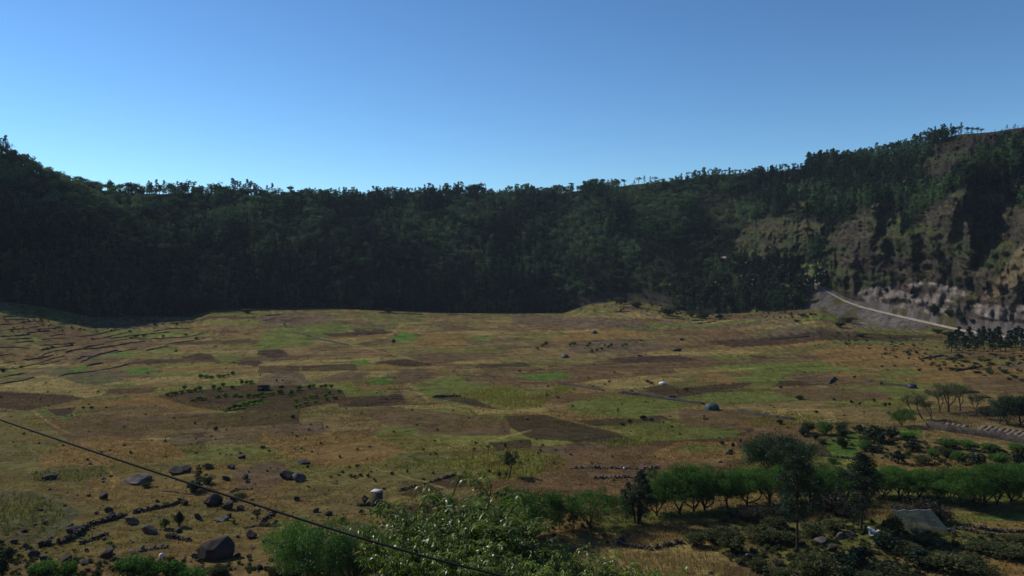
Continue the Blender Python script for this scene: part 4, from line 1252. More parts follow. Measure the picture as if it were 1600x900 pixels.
# ------------------------------------------------------------------ boulders
B = [boulder_mesh(700 + i, 3, 11 + i % 4) for i in range(7)]
BIGB = boulder_mesh(781, 4, 10, dmin=0.62)
big = put('boulder', BIGB, label='largest black boulder, angular, standing on the stony slope beside the bright green trees', cat='boulder', group='black boulders on the stony slope')
p, m = at(338, 872); big.location = p; big.scale = (56 * m, 34 * m, 43 * m); big.rotation_euler = (0, 0, 0.3)
rocks = [
 (165, 873, 26, 17, 'rounded black boulder below the yellow-green tuft at the bottom of the slope'), (207, 757, 56, 14, 'long flat dark rock with pale top behind the rubble walls'),
 (272, 742, 34, 13, 'dark slab rock farther from the pointed bush'), (287, 739, 22, 12, 'blocky rock close to the pointed bush'), (160, 781, 19, 12, 'square dark rock alone below the vegetable plot'),
 (168, 801, 15, 9, 'round dark rock above the long black wall'), (173, 809, 14, 9, 'second round rock touching the long black wall'), (203, 820, 25, 13, 'pale-sided rock at the end of the long black wall'),
 (233, 834, 34, 15, 'low boulder with pale streaks beside the yellowish shrub'), (75, 750, 30, 11, 'flat wedge rock lying in the vegetable plot'), (112, 834, 28, 11, 'dark rock under the open end of the long black wall'),
 (40, 857, 12, 9, 'small rock at the edge of the grey-green slope'), (50, 872, 20, 12, 'rock near the bushes at the bottom edge'), (330, 792, 34, 22, 'tilted dark boulder in front of the pointed bush'),
 (354, 796, 24, 14, 'boulder pressed against the tilted boulder'), (365, 784, 15, 10, 'rock between tilted boulder and dark plot'), (390, 842, 23, 14, 'angular black rock between the slab wall and the largest boulder'),
 (416, 850, 17, 9, 'small flat black rock near the bright green trees'), (447, 750, 29, 16, 'dark mossy boulder on the dark stony plot'), (466, 753, 25, 14, 'pale-faced wedge boulder on the dark stony plot'),
 (473, 725, 26, 6, 'long low rock past the dark stony plot'), (352, 751, 16, 8, 'rock on the near border of the dark stony plot'), (381, 749, 14, 9, 'rock inside the dark stony plot'),
 (386, 755, 10, 6, 'small stone beside the rock inside the dark stony plot'), (360, 733, 16, 8, 'rock on the far border of the dark stony plot'), (376, 717, 18, 7, 'dark rock in the green grass above the dark stony plot'),
 (410, 701, 10, 5, 'small dark rock alone in the orange grass'), (404, 891, 16, 10, 'rock at the foot of the bright green trees'), (417, 893, 16, 9, 'second rock at the foot of the bright green trees'),
 (335, 903, 34, 14, 'black rock half cut off by the bottom edge'), (371, 871, 13, 8, 'rock touching the largest boulder'), (388, 872, 10, 6, 'small rock beyond the largest boulder'),
 (303, 872, 13, 8, 'pale rock beside the largest boulder'), (312, 878, 12, 7, 'small dark rock in front of the largest boulder'), (278, 833, 14, 8, 'dark rock below the greyish bush'),
 (308, 812, 13, 11, 'dark rock beside the greyish bush'), (345, 815, 26, 7, 'low rock outcrop before the small pale green plant'), (357, 809, 10, 8, 'rock joined to the low outcrop'),
 (374, 798, 14, 9, 'rock above the low outcrop'), (463, 783, 12, 8, 'rock pile stone on the slope above the bright green trees'), (493, 801, 12, 8, 'rock just above the bright green trees'),
 (512, 806, 16, 8, 'rock behind the bright green trees'), (140, 726, 8, 4, 'small stone at the back of the vegetable plot'), (246, 785, 10, 5, 'small stone behind the black rubble wall'),
 (138, 776, 9, 5, 'small stone beside the square dark rock'), (150, 804, 8, 5, 'small stone on the grass above the long wall'), (100, 791, 8, 4, 'small stone on the grey-green slope'),
 (20, 850, 16, 8, 'dark rock at the edge of the picture by the bushes'), (36, 832, 14, 6, 'dark rock on the shaded grey-green slope'), (66, 878, 22, 10, 'dark rock behind the bushes at the bottom edge'),
 (98, 878, 26, 10, 'dark flat rock behind the bushes at the bottom edge'), (130, 882, 22, 6, 'flat broken rock near the bottom edge'), (268, 740, 10, 6, 'stone between slab rock and long flat rock'),
 (1285, 853, 26, 14, 'pale rounded rock beside the pine trunk'), (1312, 842, 20, 10, 'pale grey rock near the white sheet'), (1330, 838, 22, 9, 'pale rock at the foot of the dark tree'), (1300, 862, 20, 12, 'dark rock in the shade of the dark tree'),
 (1172, 872, 20, 8, 'pale stones in the scrub below the grey bush'), (1215, 882, 18, 9, 'reddish rock below the pine tree'), (1475, 820, 16, 7, 'pale rock behind the net shelter'), (1488, 832, 16, 7, 'pale rock beside the net shelter'),
 (1140, 710, 14, 7, 'pale rock beside the big dark shrub'), (1146, 698, 8, 8, 'small rock by the big dark shrub'), (1058, 549, 17, 6, 'grey oblong boulder on the far fields'), (1066, 532, 9, 4, 'small dark rock beyond the grey oblong boulder'),
 (1003, 533, 6, 3, 'tiny dark rock far out on the orange field'), (812, 581, 6, 4, 'tiny pale rock in the middle of the floor'), (1000, 557, 9, 3, 'low dark rock on the far green field'),
]
for i, (px, py, w_, h_, lab) in enumerate(rocks):
    p, m = at(px, py)
    me_ = B[i % 7]
    if 'pale' in lab:
        me_ = bpy.data.meshes.get('pale_boulder_%d' % (i % 7))
        if me_ is None:
            me_ = B[i % 7].copy(); me_.name = 'pale_boulder_%d' % (i % 7); me_.materials[0] = M_palestone
    dy = RNG.uniform(0.6, 0.9)
    put('boulder', me_, (p[0], p[1] + 0.3 * w_ * m * dy, p[2]), RNG.uniform(-0.35, 0.35) + (pi if RNG.random() < 0.5 else 0), (0.86 * w_ * m, 0.86 * w_ * m * dy, h_ * m * 1.15),
        label=lab, cat='boulder', group='black boulders on the stony slope')
# loose stones nobody could count
rng = np.random.default_rng(44)
bs = STONES
b = MB()
def in_poly_pt(poly, x, y):
    ins = False; j = len(poly) - 1
    for i in range(len(poly)):
        xi, yi = poly[i]; xj, yj = poly[j]
        if (yi > y) != (yj > y) and x < (xj - xi) * (y - yi) / (yj - yi) + xi: ins = not ins
        j = i
    return ins
stone_areas = [([(60, 760), (500, 700), (560, 800), (430, 900), (30, 900)], 420), ([(1150, 860), (1500, 820), (1600, 840), (1500, 900), (1100, 900)], 260),
               ([(880, 700), (1150, 700), (1150, 760), (900, 770)], 160), ([(1300, 474), (1440, 500), (1470, 512), (1340, 512)], 200), ([(1200, 490), (1480, 530), (1600, 560), (1300, 560)], 200), ([(900, 470), (1060, 480), (1090, 508), (900, 505)], 160)]
for poly, cnt in stone_areas:
    x0 = min(q_[0] for q_ in poly); x1 = max(q_[0] for q_ in poly); y0 = min(q_[1] for q_ in poly); y1 = max(q_[1] for q_ in poly)
    c = 0
    while c < cnt:
        px = rng.uniform(x0, x1); py = rng.uniform(y0, y1)
        if not in_poly_pt(poly, px, py): continue
        c += 1
        p, m = at(px, py)
        s = rng.uniform(0.15, 0.45) * (1 + (rng.uniform() < 0.12) * 1.2) * (1.6 if py < 600 else 1)
        v_, f_ = bs[int(rng.integers(3))]
        an = rng.uniform(0, 6.28)
        vv = v_ * np.array([s, s * 0.8, s * 0.6])
        vv = np.stack([vv[:, 0] * cos(an) - vv[:, 1] * sin(an), vv[:, 0] * sin(an) + vv[:, 1] * cos(an), vv[:, 2]], 1) + np.array(p)
        b.add(vv, f_)
put('scattered_stones', b.mesh('scattered_stones', [M_stone]), kind='stuff', label='loose stones strewn over the stony slopes', cat='stones')

# ------------------------------------------------------------------ grass tufts, crops, dry maize (ground cover)
def ground_many(n, rmin, rmax, az0, az1, rng):
    az = rng.uniform(az0, az1, n); r = np.sqrt(rng.uniform(rmin ** 2, rmax ** 2, n))
    return r * np.sin(az), r * np.cos(az)

def tufts(xs, ys, zs, rng, h, w, blades=3, lean=0.35):
    n = len(xs)
    V_ = np.zeros((n, blades, 3, 3)); 
    for k_ in range(blades):
        an = rng.uniform(0, 2 * pi, n); hh = h * rng.uniform(0.5, 1.3, n); ww = w * rng.uniform(0.6, 1.2, n)
        dx, dy = np.cos(an), np.sin(an)
        ox = rng.normal(0, w * 0.4, n); oy = rng.normal(0, w * 0.4, n)
        V_[:, k_, 0] = np.stack([xs + ox - dy * ww * 0.3, ys + oy + dx * ww * 0.3, zs - 0.03], 1)
        V_[:, k_, 1] = np.stack([xs + ox + dy * ww * 0.3, ys + oy - dx * ww * 0.3, zs - 0.03], 1)
        V_[:, k_, 2] = np.stack([xs + ox + dx * hh * lean, ys + oy + dy * hh * lean, zs + hh], 1)
    return V_.reshape(-1, 3), np.arange(n * blades * 3).reshape(-1, 3)

def zs_for(xs, ys):
    az = np.arctan2(xs, ys); r = np.hypot(xs, ys)
    return floor_z(r, az)

rng = np.random.default_rng(66)
xs, ys = ground_many(170000, 60, 430, radians(-34), radians(34), rng)
zs = zs_for(xs, ys)
g = fbm(xs / 14, ys / 10, 901, 3)
kp = rng.uniform(size=len(xs)) < smooth((g - 0.35) * 5) * smooth((430 - np.hypot(xs, ys)) / 240)
xs, ys, zs, g = xs[kp], ys[kp], zs[kp], g[kp]
V_, F_ = tufts(xs, ys, zs, rng, 0.34, 0.34, 3)
tn = np.clip(fbm(xs / 25, ys / 18, 911, 3) * 1.8 - 0.4 + rng.normal(0, 0.15, len(xs)), 0, 1)
me = mesh_np('dry_grass', V_, [F_], tint=np.repeat(tn, 9)); set_mats(me, [M_grass])
put('dry_grass', me, kind='stuff', label='tufts of dry grass on the crater floor', cat='grass')

def field_scatter(poly, spacing_u, spacing_v, ang, rng, jit=0.2):
    P = np.array([hit(*p) for p in poly])[:, :2]
    c = P.mean(0); ca_, sa_ = cos(ang), sin(ang)
    Q = (P - c) @ np.array([[ca_, -sa_], [sa_, ca_]])
    u = np.arange(Q[:, 0].min(), Q[:, 0].max(), spacing_u); v = np.arange(Q[:, 1].min(), Q[:, 1].max(), spacing_v)
    if len(u) * len(v) > 60000: raise RuntimeError('field too large')
    uu, vv = np.meshgrid(u, v)
    uu = uu.ravel() + rng.normal(0, jit * spacing_u, uu.size); vv = vv.ravel() + rng.normal(0, jit * spacing_v * 0.5, vv.size)
    ins = np.zeros(len(uu), bool); n = len(Q); j = n - 1
    for i in range(n):
        xi, yi = Q[i]; xj, yj = Q[j]
        ins ^= ((yi > vv) != (yj > vv)) & (uu < (xj - xi) * (vv - yi) / (yj - yi + 1e-9) + xi)
        j = i
    uu, vv = uu[ins], vv[ins]
    W = np.stack([uu, vv], 1) @ np.array([[ca_, sa_], [-sa_, ca_]]) + c
    return W[:, 0], W[:, 1]

crop_fields = [[(640, 726), (720, 712), (800, 703), (880, 712), (888, 728), (830, 742), (740, 735)], [(700, 738), (800, 728), (860, 736), (800, 752), (740, 748)],
               [(690, 617), (790, 606), (845, 620), (870, 606), (850, 600), (900, 605), (840, 637), (790, 637)], [(1155, 655), (1240, 645), (1300, 655), (1240, 668), (1180, 668)],
               [(930, 690), (1000, 680), (1020, 695), (960, 702)], [(40, 744), (55, 737), (160, 728), (168, 744), (110, 754), (52, 752)], [(0, 775), (60, 775), (110, 800), (60, 840), (0, 840)]]
Vs, Fs, Ts = [], [], []; off = 0
for fi, poly in enumerate(crop_fields):
    fx_, fy_ = field_scatter(poly, 0.9, 1.3, 0.25 * (fi % 3), rng)
    kp = rng.uniform(size=len(fx_)) < 0.75
    fx_, fy_ = fx_[kp], fy_[kp]
    V_, F_ = tufts(fx_, fy_, zs_for(fx_, fy_), rng, 0.75, 0.45, 4, 0.4)
    Vs.append(V_); Fs.append(F_ + off); off += len(V_)
    Ts.append(np.repeat(np.clip(rng.normal(0.6 if fi < 5 else 0.15, 0.2, len(fx_)), 0, 1), 12))
me = mesh_np('crops', np.concatenate(Vs), [np.concatenate(Fs)], tint=np.concatenate(Ts)); set_mats(me, [M_crop])
put('crop_plants', me, kind='stuff', label='yellow-green young crop plants in rows', cat='crops')

maize = [[(960, 838), (1020, 824), (1066, 814), (1085, 840), (1035, 850), (985, 856)], [(960, 866), (1040, 866), (1110, 868), (1180, 900), (1180, 915), (990, 915)], [(1340, 800), (1390, 800), (1390, 815), (1350, 815)], [(1250, 800), (1300, 797), (1320, 808), (1260, 815)]]
Vs, Fs, Ts = [], [], []; off = 0
for fi, poly in enumerate(maize):
    fx_, fy_ = field_scatter(poly, 0.55, 0.95, 0.35, rng)
    z_ = zs_for(fx_, fy_)
    for (h_, w_, nb, ln, t0) in ((1.25, 0.10, 2, 0.12, 0.55), (0.85, 0.22, 3, 0.7, 0.45)):
        V_, F_ = tufts(fx_, fy_, z_, rng, h_, w_, nb, ln)
        Vs.append(V_); Fs.append(F_ + off); off += len(V_)
        Ts.append(np.repeat(np.clip(rng.normal(t0, 0.25, len(fx_)), 0, 1), 3 * nb))
me = mesh_np('dry_maize', np.concatenate(Vs), [np.concatenate(Fs)], tint=np.concatenate(Ts)); set_mats(me, [M_maize])
put('dry_maize', me, kind='stuff', label='standing stalks of dry maize by the lower plots', cat='dry maize')

# ------------------------------------------------------------------ bushes on the crater floor
BS = [bush_mesh(40 + i, M_leaf_bush, 14, 60, 0.13, 0.34, 5, 0.9) for i in range(4)]
BD = [bush_mesh(50 + i, M_leaf_dark, 13, 70, 0.10, 0.34, 7, 0.85) for i in range(4)]
BC = [bush_mesh(60 + i, M_leaf_scrub, 16, 110, 0.075, 0.34, 9, 0.75) for i in range(5)]
BG = [bush_mesh(70 + i, M_leaf_grey, 16, 90, 0.060, 0.38, 14, 0.9) for i in range(3)]
BO = [bush_mesh(80 + i, M_leaf_row, 18, 120, 0.075, 0.33, 9, 0.9) for i in range(4)]
rows_ = [
 ('the back row of the dark plot', [(313, 590), (322, 590), (330, 591), (342, 589), (350, 589), (356, 587), (364, 585)], 7, 5),
 ('the second row of the dark plot', [(262, 619), (268, 617), (275, 616), (283, 614), (289, 608), (296, 612), (305, 611), (313, 609), (333, 607), (341, 610), (348, 603), (363, 607), (378, 600), (385, 599), (392, 598)], 8, 6),
 ('the third row of the dark plot', [(302, 627), (310, 625), (317, 624), (340, 621), (352, 619), (367, 619), (376, 620), (387, 621), (395, 620), (402, 619), (410, 619), (419, 617), (427, 616), (438, 615)], 9, 6),
 ('the front row of the dark plot', [(358, 640), (366, 638), (374, 637), (382, 634), (390, 632), (397, 630), (405, 627), (411, 624)], 9, 7),
 ('the far cluster past the dark hut', [(455, 616), (465, 612), (467, 609), (483, 607), (490, 605), (502, 605), (509, 605), (518, 606), (530, 613), (514, 615)], 8, 6),
 ('the near cluster past the dark hut', [(463, 627), (477, 624), (486, 622), (495, 621), (508, 620), (511, 625), (524, 623), (463, 637), (469, 635), (479, 632), (493, 630)], 8, 6),
 ('the loose line on the distant brown field', [(839, 545), (847, 541), (853, 539), (891, 540), (897, 538), (918, 542), (921, 538), (925, 551), (933, 548), (940, 546), (951, 544), (955, 541), (973, 542), (978, 540)], 7, 5),
]
for wording, lst, w_, h_ in rows_:
    for i, (px, py) in enumerate(sorted(lst)):
        place_mesh('bush', RNG.choice(BS), px, py + 1, 1.45 * w_ * RNG.uniform(0.8, 1.2), 1.35 * h_ * RNG.uniform(0.9, 1.3), label='%s green bush from the stepped slope in %s' % (ordw(i + 1), wording), cat='bush', group='small bushes planted in rows')
floor_b = [(130, 638, 6, 5), (143, 638, 9, 6), (139, 632, 5, 3), (337, 672, 9, 8), (305, 662, 6, 5), (457, 653, 9, 7), (615, 536, 8, 9), (432, 595, 5, 4), (203, 518, 6, 4), (205, 528, 8, 4), (212, 526, 14, 5), (225, 525, 8, 5), (255, 526, 6, 5), (173, 517, 6, 4),
           (145, 530, 7, 4), (290, 523, 8, 4), (307, 529, 9, 4), (275, 549, 6, 4), (66, 547, 5, 4), (74, 545, 6, 4), (82, 543, 6, 5), (112, 539, 6, 4), (5, 580, 14, 8), (34, 574, 8, 5), (276, 507, 9, 5), (242, 508, 6, 5), (232, 503, 5, 5),
           (482, 525, 5, 3), (445, 507, 4, 4), (856, 604, 4, 4), (855, 618, 6, 5), (872, 621, 6, 4), (926, 604, 5, 4), (945, 601, 5, 4), (952, 597, 6, 5), (960, 582, 5, 4), (987, 613, 9, 7), (1012, 597, 10, 6), (1018, 599, 8, 5), (1073, 610, 10, 8),
           (1005, 655, 16, 9), (972, 664, 12, 7), (984, 659, 10, 6), (1018, 657, 10, 6), (1050, 667, 6, 5), (1250, 623, 16, 8), (1218, 661, 11, 8), (1128, 694, 13, 9), (1157, 691, 5, 8), (1142, 706, 10, 7), (1303, 625, 7, 5), (1330, 630, 6, 8), (1343, 632, 6, 6),
           (1377, 600, 7, 5), (1335, 590, 7, 5), (1366, 627, 6, 7), (1383, 634, 8, 7), (1390, 633, 7, 7), (1220, 606, 8, 5), (1275, 644, 9, 5), (1100, 655, 5, 4), (945, 540, 5, 4), (1105, 655, 6, 4), (1470, 578, 8, 5), (1436, 579, 9, 5), (1398, 572, 6, 4), (1378, 573, 7, 4),
           (789, 698, 6, 9), (563, 743, 8, 5), (575, 744, 9, 6), (554, 746, 7, 7), (612, 740, 11, 5), (558, 728, 10, 5), (546, 730, 6, 4), (531, 714, 7, 5), (636, 738, 5, 7), (517, 745, 6, 3), (258, 690, 4, 6), (325, 730, 28, 8), (535, 738, 7, 5), (580, 737, 6, 3), (480, 730, 7, 5)]
for i, (px, py, w_, h_) in enumerate(sorted(floor_b)):
    near = 'the stepped slope' 
    place_mesh('shrub', RNG.choice(BD if (w_ * 7 + px) % 3 else BC), px, py + 1, w_ * 1.15, h_ * 1.15,
               label='%s lone dark shrub on the open crater floor, counted away from the stepped slope' % (ordw(i + 1) if i < 69 else 'outermost ' + ordw(i - 68)), cat='shrub', group='lone shrubs dotted over the open fields')
foot_b = [(970, 474, 24, 13, 'rounded pale green bush at the point of the terraced fan'), (995, 480, 26, 12, 'spreading pale green bush on the terraced fan'), (1044, 492, 32, 16, 'dark bush at the edge of the terraced fan'),
          (1060, 486, 20, 12, 'leafy bush behind the dark bush at the terraced fan'), (387, 489, 18, 10, 'lone bright bush at the forest foot beyond the stepped slope'), (270, 484, 42, 34, 'large rounded tree emerging from the shaded forest foot'),
          (606, 488, 14, 9, 'dark bush where the back wall meets the field'), (1080, 494, 22, 12, 'olive bush between the fan and the dark grove'), (1100, 497, 24, 12, 'wide low bush before the dark grove'),
          (1125, 498, 20, 10, 'low bush under the dark grove'), (1325, 503, 28, 12, 'green bush on the grey scree below the road'), (1312, 510, 24, 10, 'lower bush on the grey scree below the road'),
          (1254, 494, 12, 7, 'bush at the corner of the dark grove'), (1245, 503, 12, 6, 'small bush below the corner of the dark grove'), (1460, 492, 26, 22, 'dark bush against the pale cliff'),
          (1485, 493, 20, 14, 'second dark bush against the pale cliff'), (1503, 505, 20, 18, 'dark bush on the cutting beyond the pale cliff'), (1520, 504, 14, 10, 'small bush on the cutting beyond the pale cliff'),
          (1595, 465, 30, 28, 'dark leafy tree on the tan spur'), (1465, 520, 20, 9, 'bush just below the road end'), (1482, 524, 22, 9, 'bush beside the small conifer wood'), (1345, 525, 20, 6, 'low dark bush on the flat below the scree')]
for px, py, w_, h_, lab in foot_b:
    mm = BC if 'pale' in lab[:16] or 'green' in lab or 'bright' in lab or 'olive' in lab else BD
    place_mesh('bush', RNG.choice(mm), px, py + 1, w_ * 1.2, h_ * 1.2, label=lab, cat='bush')
scr = [(1480 + RNG.uniform(0, 130), 552 + RNG.uniform(0, 34), RNG.uniform(9, 22), RNG.uniform(4, 8)) for _ in range(26)]
for i, (px, py, w_, h_) in enumerate(sorted(scr)):
    place_mesh('shrub', RNG.choice(BC + BD), px, py, w_, h_, label='%s low scrub bush on the slope below the small conifer wood' % ordw(i + 1), cat='shrub', group='scrub below the small conifer wood')

# ------------------------------------------------------------------ dark grove and small conifer wood
MT = {}
for nm, kd, mt in (('g', 'round', M_leaf_dark), ('s', 'spire', M_leaf_dark), ('t', 'spire', M_leaf_rim)):
    MT[nm] = [tiny_tree(3000 + i * 3 + ord(nm), kd, mt, 420)[0] for i in range(3)]
grove = []
for i in range(44):
    px = RNG.uniform(1045, 1288); y0 = np.interp(px, [1045, 1100, 1150, 1220, 1288], [470, 452, 448, 440, 440]); y1 = np.interp(px, [1045, 1100, 1180, 1288], [482, 491, 491, 484])
    grove.append((px, y0 + (y1 - y0) * RNG.random(), RNG.uniform(22, 34)))
for i, (px, py, h_) in enumerate(sorted(grove)):
    place_mesh('grove_tree', RNG.choice(MT['g'] + MT['s'][:1]), px, py, h_ * 1.1, h_, label='%s dark tree of the dense cliff-foot grove, counted towards the road' % ordw(i + 1), cat='tree', group='dark grove at the foot of the long cliff')
wood = [(1482 + i * 5.2 + RNG.uniform(-2, 2), RNG.uniform(538, 552) - 3 * (i % 3 == 0), RNG.uniform(20, 33)) for i in range(30)]
for i, (px, py, h_) in enumerate(sorted(wood)):
    place_mesh('conifer', RNG.choice(MT['s'] + MT['g'][:1]), px, py, h_ * 1.2, h_, label='%s conifer of the small dark wood, counted from the road end' % ordw(i + 1), cat='conifer', group='small dark conifer wood')
hill = []
for i in range(60):
    px = RNG.uniform(1200, 1600)
    lo = np.interp(px, [1200, 1290, 1375, 1410, 1480, 1530, 1600], [335, 345, 312, 325, 296, 282, 330]); hi = np.interp(px, [1200, 1400, 1470, 1540, 1600], [285, 262, 300, 275, 255])
    hill.append((px, hi + (lo - hi) * RNG.uniform(0.1, 1.0), RNG.uniform(17, 32)))
for i, (px, py, h_) in enumerate(sorted(hill)):
    place_mesh('conifer', RNG.choice(MT['t']), px, py, h_ * 1.15, h_, label='%s tall pointed conifer on the slope above the cliffs, counted from the long cliff' % ordw(i + 1), cat='conifer', group='tall conifers above the cliffs')
veg = [(1408, 440, 26, 14), (1310, 440, 14, 10), (1325, 445, 12, 10), (1290, 447, 16, 12), (1470, 425, 22, 14), (1460, 400, 20, 10), (1385, 455, 14, 9), (1440, 435, 18, 9), (1500, 440, 20, 12), (1515, 400, 24, 14), (1530, 380, 22, 12), (1490, 345, 18, 8), (1545, 420, 18, 14),
       (1550, 350, 24, 12), (1540, 330, 20, 8), (1430, 380, 14, 8), (1395, 350, 16, 10), (1450, 330, 18, 8), (1570, 400, 18, 12), (1560, 450, 16, 10), (1350, 435, 18, 8), (1420, 415, 12, 8)]
for i, (px, py, w_, h_) in enumerate(sorted(veg)):
    place_mesh('cliff_bush', RNG.choice(BC + BD[:1]), px, py, w_, h_, label='%s bush clinging to the rocky spurs, counted from the long cliff' % ordw(i + 1), cat='bush', group='bushes on the rocky spurs')

# ------------------------------------------------------------------ foreground trees
ROW = [rounded_tree(10 + i, 7.0, 9.4 + (i % 3) * 0.6, 5.6, 1.4, 3 + i % 3, 74, 210, 0.19, 1.05, M_leaf_row) for i in range(5)]
BRI = [rounded_tree(20 + i, 7.0, 8.6, 6.6, 0.4, 5, 75, 260, 0.16, 1.0, M_leaf_bright, droop=0.6) for i in range(2)]
CYP = [spire_tree(30 + i, 7.0, 5.6, 1.1, 190, 90, 0.16, M_leaf_dark, 0.7, 0.0, 4) for i in range(2)]
SLM = [spire_tree(33 + i, 7.0, 3.6, 1.3, 90, 80, 0.16, M_leaf_dark, 0.5, 0.0, 1) for i in range(2)]
PIN = [spire_tree(36 + i, 14.0, 7.6, 5.4 - 1.0 * i, 170, 110, 0.24, M_leaf_dark, 0.5, 0.0, 1, 0.85, oval=True) for i in range(2)]
UMB = [rounded_tree(40 + i, 7.0, 8.4, 3.0, 3.6, 3, 46, 110, 0.16, 0.85, M_leaf_olive, flat_top=0.25, sparse=0.2, droop=0.0) for i in range(2)]
LEA = [rounded_tree(44 + i, 7.0, 6.5, 4.0, 2.8, 2, 28, 120, 0.18, 0.8, M_leaf_olive, lean=-0.35, droop=0.0) for i in range(2)]
DRK = [rounded_tree(48 + i, 7.0, 8.4, 5.4, 1.6, 3, 55, 190, 0.19, 1.0, M_leaf_dark) for i in range(2)]
BIG = rounded_tree(52, 6.5, 12.5, 6.4, 0.0, 6, 130, 240, 0.20, 1.25, M_leaf_deep)
SMT = rounded_tree(55, 5.0, 3.2, 3.2, 1.6, 2, 26, 150, 0.14, 0.5, M_leaf_dark)
front_row = [
 (774, 848, 78, ROW, 1.05, 'round-crowned tree behind the leafy shrubs, nearest them in the row'), (836, 840, 74, ROW, 1.0, 'vase-shaped tree with clearly forking trunk at the end of the row by the leafy shrubs'),
 (922, 826, 60, ROW, 1.15, 'twin-trunked round tree standing apart over grass between two dark slim trees'),
 (1062, 803, 73, ROW, 1.0, 'broad many-stemmed row tree just past the dark cypress clump'), (1101, 798, 70, ROW, 0.8, 'second broad row tree past the dark cypress clump'),
 (1136, 795, 62, ROW, 0.75, 'slender-stemmed row tree, third past the dark cypress clump'), (1167, 790, 60, ROW, 0.95, 'row tree with a fan of dark stems, fourth past the dark cypress clump'),
 (1203, 787, 56, ROW, 0.95, 'row tree under the big dark shrub, fifth past the cypress clump'), (1230, 785, 56, ROW, 0.9, 'row tree just before the tall pine'),
 (1290, 790, 62, ROW, 1.0, 'pale green row tree between the pine and the dark conical tree'), (1322, 784, 58, ROW, 0.8, 'narrow row tree close behind the dark conical tree'),
 (1381, 778, 42, ROW, 0.85, 'small row tree just past the dark conical tree'), (1405, 781, 50, ROW, 1.0, 'round row tree, second past the dark conical tree'),
 (1436, 779, 44, ROW, 1.2, 'low wide row tree above the net shelter'), (1466, 782, 46, ROW, 1.1, 'row tree between the net shelter and the arching trunks'),
 (1502, 792, 60, ROW, 0.95, 'row tree with arching trunk, first of the closed stretch'), (1522, 791, 62, ROW, 0.8, 'row tree with leaning trunk, second of the closed stretch'),
 (1538, 790, 60, ROW, 0.8, 'row tree, third of the closed stretch'), (1558, 789, 62, ROW, 0.8, 'row tree with crooked trunk, fourth of the closed stretch'),
 (1580, 786, 60, ROW, 0.9, 'row tree with straight trunk, fifth of the closed stretch'), (1026, 806, 56, ROW, 0.85, 'row tree tucked against the dark cypress clump'), (1084, 799, 66, ROW, 0.8, 'row tree squeezed between the first two broad ones past the cypress'),
 (1266, 788, 52, ROW, 0.9, 'row tree hidden right behind the tall pine'), (1362, 778, 44, ROW, 0.8, 'low row tree right behind the dark conical tree'), (1420, 779, 46, ROW, 0.85, 'row tree, third past the dark conical tree'),
 (1486, 784, 54, ROW, 0.85, 'row tree just before the arching trunk'),
 (1602, 784, 58, ROW, 0.9, 'last visible row tree of the closed stretch'),
]
for i, (px, py, h_, kd, ws, lab) in enumerate(front_row):
    tm, cm = kd[i % len(kd)]
    place_tree('tree', tm, cm, px, py, h_ * 1.08, 7.0, ws * 1.2, label=lab, cat='tree', group='row of round trees across the crater floor')
sp = [
 (997, 817, 86, CYP[0], 7, 1.25, 'dark cypress clump with several pointed tops in the tree row'), (978, 820, 52, SLM[0], 7, 0.7, 'slim dark tree leaning on the cypress clump'),
 (896, 834, 56, SLM[1], 7, 0.8, 'small dark tree beside the twin-trunked round tree'), (874, 828, 54, SLM[0], 7, 0.9, 'slim dark tree between the forked tree and the small dark tree'),
 (1246, 862, 150, PIN[0], 14, 1.0, 'tall dark pine with bare lower trunk rising through the tree row'),
 (1345, 832, 124, PIN[1], 14, 1.12, 'dark conical tree beside the net shelter'), (1338, 818, 46, SLM[1], 7, 0.95, 'short dark tree at the foot of the dark conical tree'),
 (1215, 737, 66, BIG, 6.5, 1.0, 'huge dark spreading shrub standing behind the tree row'),
 (797, 744, 43, SMT, 5.0, 1.2, 'lone small tree in the yellow-green crop field'), (402, 815, 23, SMT, 5.0, 1.2, 'tiny lone tree above the flat black slab'),
 (1482, 644, 52, UMB[0], 7, 1.15, 'tallest umbrella tree with thin spreading crown by the terrace'), (1500, 642, 46, UMB[1], 7, 0.95, 'umbrella tree behind the tallest one by the terrace'), (1468, 645, 44, UMB[1], 7, 0.9, 'umbrella tree nearest the leaning pair'),
 (1526, 648, 36, UMB[0], 7, 0.85, 'small leaning umbrella tree farthest along the terrace'),
 (1442, 655, 46, LEA[0], 7, 1.0, 'dense tree leaning towards the fields by the terrace'), (1457, 655, 38, LEA[1], 7, 0.9, 'second leaning tree close to the terrace edge'),
 (1409, 666, 30, ROW[2], 7, 1.1, 'small bright mop-headed tree below the leaning pair'),
 (1562, 662, 42, DRK[0], 7, 0.85, 'first dark tree at the edge of the striped beds'), (1574, 665, 50, DRK[1], 7, 0.95, 'second dark tree at the edge of the striped beds'), (1594, 666, 52, DRK[0], 7, 0.95, 'third dark tree at the edge of the striped beds'),
 (1612, 668, 56, DRK[1], 7, 0.9, 'outermost dark tree at the edge of the striped beds'),
 (1540, 655, 22, DRK[1], 7, 1.1, 'low dark tree between umbrella trees and dark trees'),
 (311, 762, 36, SLM[0], 7, 1.1, 'pointed dark bush-like tree on the stony slope'),
]
for px, py, h_, (tm, cm), uh, ws, lab in sp:
    rz = 0.0 if 'leaning' in lab and 'tree' in lab and px < 1470 and px > 1400 else None
    place_tree('tree', tm, cm, px, py, h_, uh, ws, rz=rz, label=lab, cat='tree')
